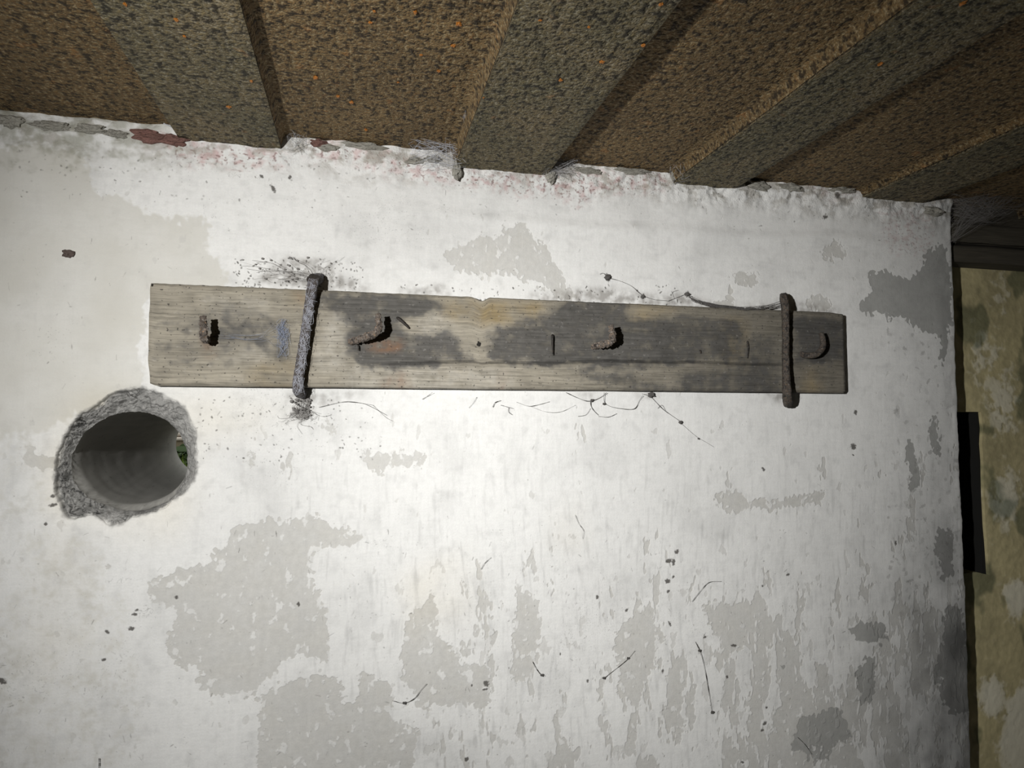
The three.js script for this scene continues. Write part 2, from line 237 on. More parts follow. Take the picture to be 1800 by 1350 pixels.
  const rdg = Math.abs(noise(th * 5 + 2 * nB, rr * 130 + 3 * nB)), cv = ring * sstep(0.09, 0.02, rdg) * sstep(-0.1, 0.25, noise(th * 3 + 4, rr * 40) + 0.5 * Math.sin(th + 4.2));
  const tr = (0.285 + 0.12 * nB + 0.14 * nC) * (1 - 0.8 * cv); r = mix(r, tr, ring); g = mix(g, tr * 0.985, ring); b = mix(b, tr * 0.94, ring);
  // hair cracks
  const crack = 0;
  const s = speckMap[j * TW + i]; r = mix(r, 0.075, s); g = mix(g, 0.068, s); b = mix(b, 0.06, s);
  c[0] = r; c[1] = g; c[2] = b;
  wallBump[j * TW + i] = 0.62 - 0.22 * Math.max(B, be * 0.5) - 0.16 * ce + 0.06 * nB + 0.05 * nC + 0.03 * fine + 0.03 * brush - 0.25 * s - crack + (ring + tp * 0.6) * (0.45 * nC + 0.22 * fine) - 0.3 * cv;
}, THREE.MirroredRepeatWrapping);
const wallBumpMap = greyTexture(TW, TH, (u, v, i, j) => wallBump[j * TW + i], THREE.MirroredRepeatWrapping);
const M = {};
M.wall = new THREE.MeshStandardMaterial({ name: 'whitewashed plaster', map: wallMap, bumpMap: wallBumpMap, bumpScale: 0.0028, roughness: 0.93 });
const liningMap = colourTexture(512, 512, (u, v, c) => { const p = u * 2 * Math.PI, x = 3 * Math.cos(p), y = 3 * Math.sin(p), n = fbm(x * 1.5 + 5, y * 1.5 + v * 4, 4), m = sstep(0.3, 0.5, fbm(u * 90, v * 40, 3)), t = (0.40 + 0.10 * n) * (1 - 0.35 * m); c[0] = t; c[1] = t * 0.98; c[2] = t * 0.91; });
M.lining = new THREE.MeshStandardMaterial({ name: 'smooth cast concrete', map: liningMap, roughness: 0.95 });
const concreteMap = colourTexture(512, 512, (u, v, c) => { const p = u * 2 * Math.PI, x = 3 * Math.cos(p), y = 3 * Math.sin(p), n = fbm(x * 2 + 5, y * 2 + v * 6, 4) + 0.5 * noise(u * 60, v * 60), t = 0.30 + 0.09 * n; c[0] = t; c[1] = t * 0.98; c[2] = t * 0.92; });
const concreteBump = greyTexture(512, 512, (u, v) => 0.5 + 0.5 * fbm(u * 24, v * 24, 5));
M.concrete = new THREE.MeshStandardMaterial({ name: 'cast concrete', map: concreteMap, bumpMap: concreteBump, bumpScale: 0.003, roughness: 0.95 });

// ---------------------------------------------------------------- the wall with the board
const wall = structure(new THREE.Group(), 'whitewashed plaster wall with a round hole and flaking grey patches'); wall.name = 'wall_back'; scene.add(wall);
{
  const CELL = 0.003, N = 104, sx0 = HC.x - N * CELL / 2, sy0 = HC.y - N * CELL / 2;          // the square round the hole
  const nL = 46, x0 = sx0 - nL * CELL, flat = Math.floor((EDGE - 0.012 - x0) / CELL), nB = 190, y0 = sy0 - nB * CELL, nY = Math.ceil((0.52 - y0) / CELL), extra = 74;
  const R = 0.010;
  const surf = (x, y, s) => {                                     // s: distance past the start of the rounded arris
    const h = relief(x, y); if (s <= 0) return [x, y, h];
    const wob = 0.0045 * fbm(y * 14, 3, 3) + 0.0025 * fbm(y * 60, 9, 2), a = Math.min(s / R, Math.PI / 2), xs = EDGE - 0.012 + R * Math.sin(a) + wob * sstep(0, R, s), zs = h - R * (1 - Math.cos(a)) - Math.max(0, s - R * Math.PI / 2);
    return [xs + (s > 0.02 ? 0.002 * fbm(s * 25, y * 25, 2) : 0), y, zs];
  };
  const skin = gridGeo(flat + extra, nY, (i, j) => { const x = x0 + i * CELL, y = y0 + j * CELL, s = (i - flat) * CELL, p = surf(Math.min(x, x0 + flat * CELL), y, s); return [...p, wu(x), wv(y)]; },
    (i, j) => !(i >= nL && i < nL + N && j >= nB && j < nB + N));
  mesh('plaster', skin, M.wall, wall);
  // the square round the hole: rings from its border inwards over the broken rim
  const per = 4 * N, edge = (k) => { k = ((k % per) + per) % per; const e = Math.floor(k / N), q = k % N; return e === 0 ? [sx0 + q * CELL, sy0] : e === 1 ? [sx0 + N * CELL, sy0 + q * CELL] : e === 2 ? [sx0 + (N - q) * CELL, sy0 + N * CELL] : [sx0, sy0 + (N - q) * CELL]; };
  const rings = 56, lip = 30;
  const place = (k, m) => {
    const [bx, by] = edge(k), th = Math.atan2(by - HC.y, bx - HC.x), rb = Math.hypot(bx - HC.x, by - HC.y), ct = Math.cos(th), sn = Math.sin(th);
    const ro = rimOuter(th) + 0.005 * fbm(ct * 7 + 3, sn * 7, 3), ri = rimInner(th) + 0.0022 * fbm(ct * 9, sn * 9 + 5, 3);
    if (m <= rings - lip) { const q = m / (rings - lip), r = mix(rb, ro, q); const x = m ? HC.x + ct * r : bx, y = m ? HC.y + sn * r : by; return [x, y, relief(x, y) - 0.002 * sstep(0.8, 1, q)]; }
    const q = (m - (rings - lip)) / lip, r = mix(ro, ri, q), x = HC.x + ct * r, y = HC.y + sn * r;
    const tl = sstep(-0.2, 0.6, ct * -0.75 + sn * 0.3), prof = mix(Math.pow(q, 0.8), 0.25 * q + 0.75 * q * q * q, 1 - tl);
    const env = Math.sin(Math.PI * clamp(q)), z = relief(x, y) - 0.0025 - 0.021 * prof - 0.004 * sstep(0, 0.06, q) * (0.4 + tl) + env * (0.013 * fbm(x * 55, y * 55, 3) + 0.011 * fbm(x * 150, y * 150, 3) - 0.005 * sstep(0.10, 0.02, Math.abs(noise(th * 4 + 3, q * 5 + 2 * noise(th * 5, 1))))) * (0.6 + 0.7 * tl);
    return [x, y, z];
  };
  const rim = gridGeo(per, rings, (i, j) => { const p = place(i, j); return [...p, wu(p[0]), wv(p[1])]; });
  mesh('broken_rim', rim, M.wall, wall).userData.label = 'rough broken concrete edge of the hole';
  const last = gridGeo(per, 60, (i, j) => {
    const p = place(i, rings), q = j / 60, th = Math.atan2(p[1] - HC.y, p[0] - HC.x), rr = Math.hypot(p[0] - HC.x, p[1] - HC.y), d = Math.pow(q, 1.3) * (THICK - 0.02), b = sstep(0, 0.03, d);
    const r = mix(rr, HR / Math.hypot(Math.cos(th), Math.sin(th) / HE) + 0.0012 * fbm(th * 2, d * 20, 2), b) + 0.004 * sstep(0.03, 0, d) * sstep(0, 0.006, d) * fbm(Math.cos(th) * 20, Math.sin(th) * 20 + d * 200, 2);
    return [HC.x + Math.cos(th) * r, HC.y + Math.sin(th) * r, p[2] - d, i / per, d / (2 * Math.PI * HR)];
  });
  mesh('hole_lining', last, M.lining, wall).userData.label = 'smooth grey lining of the bored hole';
  // the body of the wall behind the plaster
  const sh = new THREE.Shape([[-2.4, -1.65], [EDGE - 0.02, -1.65], [EDGE - 0.02, 0.8], [-2.4, 0.8]].map((p) => new THREE.Vector2(...p)));
  const ho = new THREE.Path(); ho.absarc(HC.x, HC.y, 0.118, 0, Math.PI * 2, true); sh.holes.push(ho);
  const body = new THREE.ExtrudeGeometry(sh, { depth: THICK - 0.05, bevelEnabled: false, curveSegments: 48 }); body.translate(0, 0, -THICK + 0.012);
  mesh('masonry_core', body, M.concrete, wall);
  const xl = x0 + 0.001, yb = y0 + 0.001;                          // the same plaster carried on to the corner and the floor
  const side = gridGeo(60, 90, (i, j) => { const x = mix(-2.4, xl, i / 60), y = mix(-1.62, 0.52, j / 90); return [x, y, relief(x, y), wu(x), wv(y)]; });
  const below = gridGeo(90, 30, (i, j) => { const x = mix(x0, EDGE - 0.003, i / 90), y = mix(-1.62, yb, j / 30); return [x, y, relief(x, y) - 0.0005, wu(x), wv(y)]; });
  const ret = gridGeo(12, 30, (i, j) => { const y = mix(-1.62, yb, j / 30), z = mix(0.001, -0.2, i / 12); return [EDGE - 0.003, y, z, wu(EDGE - z), wv(y)]; });
  mesh('plaster', mergeGeometries([side, below, ret]), M.wall, wall);
}

// ---------------------------------------------------------------- rusty troughed deck overhead
function rustTexture(size, seed, f) { const bump = new Float32Array(size * size), S = 0.7; const map = colourTexture(size, size, (u, v, c, i, j) => {
  const x = u * S, y = v * S, n0 = fbm(x * 9 + seed, y * 9, 3), n1 = fbm(x * 90, y * 90 + seed, 3), n2 = fbm(x * 210 + seed, y * 210, 3), n3 = noise(x * 560, y * 560 + seed);
  const pit = sstep(0.06, 0.40, -n1 - 0.7 * n2), fleck = sstep(0.10, 0.45, n2 + 0.3 * n1 + 0.2 * n3);
  f(c, n0, n1, n2, n3, pit, fleck, x, y); bump[j * size + i] = 0.5 + 0.35 * n1 + 0.35 * n2 + 0.10 * n3 - 0.2 * pit; }, THREE.MirroredRepeatWrapping);
  return [map, greyTexture(size, size, (u, v, i, j) => bump[j * size + i], THREE.MirroredRepeatWrapping)]; }
{
  const [pm, pb] = rustTexture(1024, 11, (c, n0, n1, n2, n3, pit, fl, x, y) => { const o = sstep(0.30, 0.5, fbm(x * 34 + 3, y * 34, 3)); let k = 1 + 0.5 * n0 + 0.5 * n1; k *= 1 + 0.5 * n3; c[0] = 0.146 * k; c[1] = 0.096 * k * (1 + 0.35 * n2); c[2] = 0.040 * k * (1 + 0.8 * n2); c[0] += fl * 0.15; c[1] += fl * 0.12; c[2] += fl * 0.078; c[0] += o * 0.07; c[1] += o * 0.02; const p = 1 - 0.72 * pit; c[0] *= p; c[1] *= p; c[2] *= p; });
  const [rm, rb] = rustTexture(1024, 57, (c, n0, n1, n2, n3, pit, fl, x, y) => { const o = sstep(0.36, 0.55, fbm(x * 30 + 9, y * 30, 3)); let k = 1 + 0.45 * n0 + 0.55 * n1; k *= 1 + 0.5 * n3; c[0] = 0.128 * k * (1 + 0.12 * n0 - 0.2 * n2); c[1] = 0.105 * k; c[2] = 0.058 * k * (1 + 0.6 * n2); c[0] += fl * 0.14; c[1] += fl * 0.125; c[2] += fl * 0.09; c[0] += o * 0.07; c[1] += o * 0.02; const p = 1 - 0.74 * pit; c[0] *= p; c[1] *= p; c[2] *= p; });
  M.pan = new THREE.MeshStandardMaterial({ name: 'brown rusted steel', map: pm, bumpMap: pb, bumpScale: 0.0045, roughness: 0.85 });
  M.rib = new THREE.MeshStandardMaterial({ name: 'grey green corroded steel', map: rm, bumpMap: rb, bumpScale: 0.0045, roughness: 0.85 });
}
const ceiling = structure(new THREE.Group(), 'rusty troughed steel deck overhead with lower grey ribs and brown pans'); ceiling.name = 'ceiling'; scene.add(ceiling);
const PAN_Y = 0.4585;
function strip(profile, z0, z1, seed) {                            // closed profile swept along z
  const pts = []; for (let k = 0; k < profile.length; k++) { const a = profile[k], b = profile[(k + 1) % profile.length], L = Math.hypot(b[0] - a[0], b[1] - a[1]), n = Math.max(1, Math.round(L / 0.014)); for (let q = 0; q < n; q++) pts.push([mix(a[0], b[0], q / n), mix(a[1], b[1], q / n)]); }
  pts.push(pts[0]); let s = 0; const S = pts.map((p, k) => (k ? s += Math.hypot(p[0] - pts[k - 1][0], p[1] - pts[k - 1][1]) : 0));
  const nz = 90, off = seed * 0.37;
  return gridGeo(nz, pts.length - 1, (i, j) => { const q = i / nz, z = mix(z0, z1, q * q), p = pts[j]; const e = 0.0022 * fbm(p[0] * 11 + seed, z * 11, 3); return [p[0], p[1] + e, z, (S[j] + off) / 0.7, (z + off * 2) / 0.7]; });
}
{
  const ribs = [[-2.02, -1.86], [-1.58, -1.43], [-1.15, -1.0], [-0.715, -0.565], [-0.278, -0.127], [0.157, 0.320], [0.566, 0.694], [0.978, 1.125], [1.41, 1.56], [1.84, 1.99], [2.27, 2.42], [2.7, 2.85]];
  const ry = (k) => [0.4365, 0.4365, 0.4365, 0.437, 0.4375, 0.4325, 0.4385, 0.444, 0.44, 0.44, 0.44, 0.44][k], T = 0.004, zs = -0.03, ze = 3.2;
  ribs.forEach(([a, b], k) => {
    const y = ry(k), m = mesh('rib', strip([[a, y], [b, y], [b, y + T], [a, y + T]], zs, ze, k + 1), M.rib, ceiling); if (k < 1) m.userData.label = 'lower grey green rib';
    const n = ribs[k + 1] ?? [3.3, 3.4], y2 = ry(Math.min(k + 1, 11)), p0 = b - 0.002, p1 = n[0] + 0.002, s = 0.008;
    mesh('pan', strip([[p0, y + 0.001], [p0 + s, PAN_Y], [p1 - s, PAN_Y], [p1, y2 + 0.001], [p1, y2 + 0.005], [p1 - s + T, PAN_Y + T], [p0 + s - T, PAN_Y + T], [p0, y + 0.005]].map((p) => p), zs, ze, k + 30), M.pan, ceiling);
  });
  mesh('pan', strip([[-2.5, PAN_Y], [-2.018, PAN_Y], [-2.018, PAN_Y + T], [-2.5, PAN_Y + T]], zs, ze, 77), M.pan, ceiling);
  mesh('slab', new THREE.BoxGeometry(6.0, 0.15, 3.9).translate(0.4, PAN_Y + 0.006 + 0.08, 1.3), M.concrete, ceiling);
  // rust blisters hanging on the deck
  M.blister = new THREE.MeshPhysicalMaterial({ name: 'wet orange rust', color: new THREE.Color().setRGB(0.38, 0.135, 0.012), roughness: 0.5 });
  const bl = [[730, 22, 9], [806, 42, 11], [651, 40, 6], [771, 125, 8], [555, 136, 8], [594, 169, 9], [643, 228, 7], [797, 80, 8], [1131, 80, 9], [1058, 109, 8], [985, 141, 8], [1162, 8, 8], [402, 188, 8], [324, 64, 6], [1547, 113, 8], [553, 138, 6], [618, 180, 8], [740, 97, 5], [442, 143, 7], [658, 20, 5], [1692, 6, 10], [870, 68, 5], [950, 36, 5], [850, 172, 4], [1035, 48, 5], [220, 8, 8], [310, 35, 8], [700, 145, 4]];
  bl.forEach(([px, py, s], k) => { const inRib = ribs.some(([a, b], q) => { const p = onY(px, py, ry(q)); return p.x > a && p.x < b; }); let y = PAN_Y; if (inRib) { const q = ribs.findIndex(([a, b], q) => { const p = onY(px, py, ry(q)); return p.x > a && p.x < b; }); y = ry(q); }
    const p = onY(px, py, y - 0.001), d = p.distanceTo(EYE), r = s * 0.34 * d / F; mesh('rust_blister', lump(p, [r * (0.9 + 0.5 * ((k * 7) % 5) / 4), r * 0.5, r * 1.4], k * 3.1, 0.7, 2), M.blister, ceiling); });
}

// ---------------------------------------------------------------- recess beside the wall
const RZ = -0.08;
{
  const w = 512, h = 1024, X0 = EDGE, X1 = 2.0, Y0 = -0.95, Y1 = 0.5;
  const blobs = [[1790, 1330, 45, 1], [1800, 1250, 35, 1], [1785, 1050, 30, 0.8], [1770, 880, 40, 0.55], [1760, 700, 45, 0.5], [1735, 620, 40, 0.4], [1765, 520, 35, 0.25], [1745, 1230, 28, 0.7]].map(([px, py, r, k]) => { const p = onZ(px, py, RZ); return [p.x, p.y, r * 0.0014, k]; });
  const bmp = new Float32Array(w * h);
  const map = colourTexture(w, h, (u, v, c, i, j) => {
    const x = mix(X0, X1, u), y = mix(Y0, Y1, v), nB = fbm(x * 11, y * 9, 4), nC = fbm(x * 60, y * 60, 3); let wgt = 0; for (const [bx, by, r, k] of blobs) wgt = Math.max(wgt, k * sstep(1.5, 0.2, Math.hypot(x - bx, (y - by) * 0.8) / r + 0.9 * nB));
    const t = 0.46 + 0.22 * nB + 0.12 * nC; c[0] = t * 1.0; c[1] = t * 0.87; c[2] = t * 0.48;
    wgt = sstep(0.18, 0.50, wgt + 0.5 * nC + 0.45 * fbm(x * 30, y * 30, 3)) * Math.min(0.9, wgt + 0.25); c[0] = mix(c[0], 0.74, wgt); c[1] = mix(c[1], 0.70, wgt); c[2] = mix(c[2], 0.56, wgt);
    const gr = sstep(0.05, 0.22, fbm(x * 9 + 4, y * 7 + 9, 4)) * 0.55; c[0] *= 1 - gr; c[1] *= 1 - gr * 0.92; c[2] *= 1 - gr * 0.95; bmp[j * w + i] = 0.5 + 0.4 * nB + 0.3 * nC + 0.2 * wgt;
  }, THREE.MirroredRepeatWrapping);
  M.recess = new THREE.MeshStandardMaterial({ name: 'ochre damp plaster', map, bumpMap: greyTexture(w, h, (u, v, i, j) => bmp[j * w + i], THREE.MirroredRepeatWrapping), bumpScale: 0.004, roughness: 0.95 });
  const rec = structure(new THREE.Group(), 'ochre stained plaster wall at the back of the dark recess with a black upright slot'); rec.name = 'wall_right'; scene.add(rec);
  const a = onZ(1723, 724, RZ), b = onZ(1738, 1006, RZ), sx1 = (a.x + b.x) / 2, sx0 = sx1 - 0.13, sy1 = a.y, sy0 = b.y;   // the slot
  const sh = new THREE.Shape([[1.1, -1.65], [3.3, -1.65], [3.3, 0.8], [1.1, 0.8]].map((p) => new THREE.Vector2(...p)));
  const jag = rng(4); const hole = [[sx0, sy0], [sx1 - 0.03, sy0 + 0.002], [sx1 + 0.004, sy0 - 0.006], [sx1 + 0.003, sy0 + 0.03]]; for (let k = 1; k < 9; k++) hole.push([sx1 + (jag() - 0.5) * 0.004, mix(sy0 + 0.03, sy1, k / 9)]); hole.push([sx1 - 0.001, sy1], [sx0, sy1]);
  sh.holes.push(new THREE.Path(hole.map((p) => new THREE.Vector2(...p)).reverse()));
  const g = new THREE.ExtrudeGeometry(sh, { depth: 0.3, bevelEnabled: false }); g.translate(0, 0, RZ - 0.3);
  const P = g.attributes.position, U = g.attributes.uv; for (let k = 0; k < P.count; k++) U.setXY(k, (P.getX(k) - X0 + (RZ - P.getZ(k))) / (X1 - X0), (P.getY(k) - Y0) / (Y1 - Y0));
  mesh('plaster', g, M.recess, rec);
  M.dark = new THREE.MeshStandardMaterial({ name: 'soot black', color: new THREE.Color().setRGB(0.005, 0.005, 0.004), roughness: 0.95 });
  const inner = mesh('slot_lining', new THREE.BoxGeometry(0.2, sy1 - sy0 + 0.1, 0.05).translate((sx0 + sx1) / 2, (sy0 + sy1) / 2, RZ - 0.32), M.dark, rec); inner.userData.label = 'black back of the upright slot';
  for (const [x] of [[sx1 - 0.001], [sx0 - 0.006]]) mesh('slot_jamb', new THREE.BoxGeometry(0.01, sy1 - sy0 + 0.02, 0.27).translate(x, (sy0 + sy1) / 2, RZ - 0.142), M.dark, rec);
  // beams that carry the deck over the recess
  const lint = structure(new THREE.Group(), 'blackened timber beams stacked over the recess'); lint.name = 'trim_1'; scene.add(lint);
  const bm = colourTexture(512, 128, (u, v, c) => { const n = fbm(u * 8, v * 40, 4), m = fbm(u * 20, v * 20, 3), t = 0.055 + 0.05 * n + 0.03 * m; c[0] = t * 1.15; c[1] = t; c[2] = t * 0.72; });
  M.beam = new THREE.MeshStandardMaterial({ name: 'blackened beam', map: bm, roughness: 0.9 });
  const BZ = -0.022, ys = [onZ(1740, 462, BZ).y, onZ(1740, 430, BZ).y, onZ(1740, 394, BZ).y, 0.47];
  for (let k = 0; k < 3; k++) { const y0 = ys[k], y1 = Math.max(ys[k + 1] - 0.004, y0 + 0.01), f = gridGeo(60, 14, (i, j) => { const x = mix(EDGE - 0.05, 3.2, i / 60), t = j / 14, z = BZ + [0, 0.012, -0.005][k] + 0.004 * fbm(x * 14 + k * 5, t * 2, 3) - 0.006 * Math.pow(Math.abs(2 * t - 1), 6); return [x, mix(y0, y1, t) + 0.006 * fbm(x * 10 + k, k * 7, 2), z, x, t]; });
    const bx = new THREE.BoxGeometry(2.1, y1 - y0 - 0.004, 0.13).translate(EDGE - 0.05 + 1.05, (y0 + y1) / 2, BZ - 0.075); mesh('beam', mergeGeometries([f, bx.index ? bx : bx]), M.beam, lint); }
}

// ---------------------------------------------------------------- the rest of the room
{
  const tone = colourTexture(512, 512, (u, v, c) => { const n = fbm(u * 10, v * 10, 5), t = 0.30 + 0.12 * n; c[0] = t; c[1] = t * 0.96; c[2] = t * 0.86; });
  M.room = new THREE.MeshStandardMaterial({ name: 'old bunker plaster', map: tone, roughness: 0.95 });
  const slab = (name, w, h, d, x, y, z) => { const m = structure(mesh(name, new THREE.BoxGeometry(w, h, d).translate(x, y, z), M.room)); return m; };
  slab('floor', 5.9, 0.15, 3.9, 0.4, -1.695, 1.3);
  slab('wall_left', 0.15, 2.5, 3.4, -2.45, -0.4, 1.6);
  {                                                                // the far wall with the doorway that lets a little daylight in
    const f = structure(new THREE.Group()); f.name = 'wall_far'; scene.add(f);
    const piece = (h, d, y, z) => mesh('plaster', new THREE.BoxGeometry(0.15, h, d).translate(3.2, y, z), M.room, f);
    piece(2.5, 1.05, -0.4, -0.125); piece(2.5, 2.25, -0.4, 2.125); piece(1.05, 0.6, 0.325, 0.7);
  }
  slab('wall_front', 5.9, 2.5, 0.15, 0.4, -0.4, 3.2);
}

// ---------------------------------------------------------------- outdoors, through the hole
{
  M.grass = new THREE.MeshStandardMaterial({ name: 'grass', color: new THREE.Color().setRGB(0.36, 0.50, 0.10), roughness: 0.9, side: THREE.DoubleSide });
  M.leaf = new THREE.MeshStandardMaterial({ name: 'leaf', color: new THREE.Color().setRGB(0.05, 0.09, 0.025), roughness: 0.7, side: THREE.DoubleSide });
  M.stick = new THREE.MeshStandardMaterial({ name: 'bleached wood', color: new THREE.Color().setRGB(0.75, 0.66, 0.58), roughness: 0.9 });
  M.earth = new THREE.MeshStandardMaterial({ name: 'earth', color: new THREE.Color().setRGB(0.17, 0.14, 0.09), roughness: 1 });
  const gy = (x, z) => -0.62 + 0.04 * fbm(x * 2, z * 2, 3) + 1.0 * sstep(-1.7, -2.7, z);          // the ground outside rises in a bank
  structure(mesh('ground', gridGeo(70, 90, (i, j) => { const x = mix(-6, 3, i / 70), z = mix(-0.53, -6, j / 90); return [x, gy(x, z), z, x, z]; }), M.earth), 'brown earth bank outside the hole');
  const r = rng(99), blades = [], low = onZ(320, 797, -1.4);
  for (let k = 0; k < 2600; k++) { const x = low.x - 0.3 + r() * 0.6, z = -1.3 - r() * 0.25, y = gy(x, z), top = low.y - 0.012 + 0.02 * r() - y, h = Math.max(0.05, top * (0.7 + 0.3 * r())), a = r() * 6.28, b = (r() - 0.5) * 0.1; const g = new THREE.BufferGeometry(); const c = Math.cos(a) * 0.007, e = Math.sin(a) * 0.007; g.setAttribute('position', new THREE.Float32BufferAttribute([x - c, y, z - e, x + c, y, z + e, x + b * 0.4 + c * 0.7, y + h * 0.6, z, x + b, y + h, z + b * 0.3], 3)); g.setIndex([0, 1, 2, 0, 2, 3]); g.computeVertexNormals(); blades.push(g); }
  const gs = mesh('grass', mergeGeometries(blades), M.grass); gs.userData.kind = 'stuff'; tag(gs, 'bright green grass glimpsed low through the round hole', 'grass');
  const mid = onZ(314, 786, -1.92), sh = group('shrub', [mid.x, gy(mid.x, -1.92), -1.92]), lv = [], up = mid.y - sh.position.y;
  for (let k = 0; k < 900; k++) { const g = new THREE.CircleGeometry(0.018 + 0.018 * r(), 6); g.scale(1, 0.6, 1); g.rotateX(r() * 3); g.rotateY(r() * 6); const a = r() * 6.28, q = Math.sqrt(r()) * 0.45; g.translate(Math.cos(a) * q, up - 0.16 + r() * 0.16, Math.sin(a) * q * 0.45); lv.push(g); }
  const fo = mesh('foliage', mergeGeometries(lv), M.leaf, sh); fo.userData.kind = 'stuff'; mesh('stem', swept([new THREE.Vector3(0, -0.04, 0), new THREE.Vector3(0.02, up * 0.4, 0), new THREE.Vector3(-0.03, up * 0.9, 0.02)], [0.012, 0.009, 0.004], { seg: 12 }), M.stick, sh);
  tag(sh, 'dark green shrub seen outside through the round hole', 'shrub');
  for (let k = 0; k < 5; k++) { let z = -1.75, p = onZ(306, 738 + k * 8.5, z); while (gy(p.x, z) < p.y - 0.012 && z > -2.7) { z -= 0.01; p = onZ(306, 738 + k * 8.5, z); } const e = mesh('dry_stick', swept([p.clone().add(new THREE.Vector3(-0.4, 0.004 * (r() - 0.5), 0)), p, p.clone().add(new THREE.Vector3(0.4, 0.006 * (r() - 0.5), 0))], [0.008, 0.010, 0.007], { seg: 16, sides: 7, rough: 0.12, seed: k }), M.stick); tag(e, 'pale dry stick lying on the bank seen through the round hole', 'stick', 'dry sticks outside the hole'); }
}

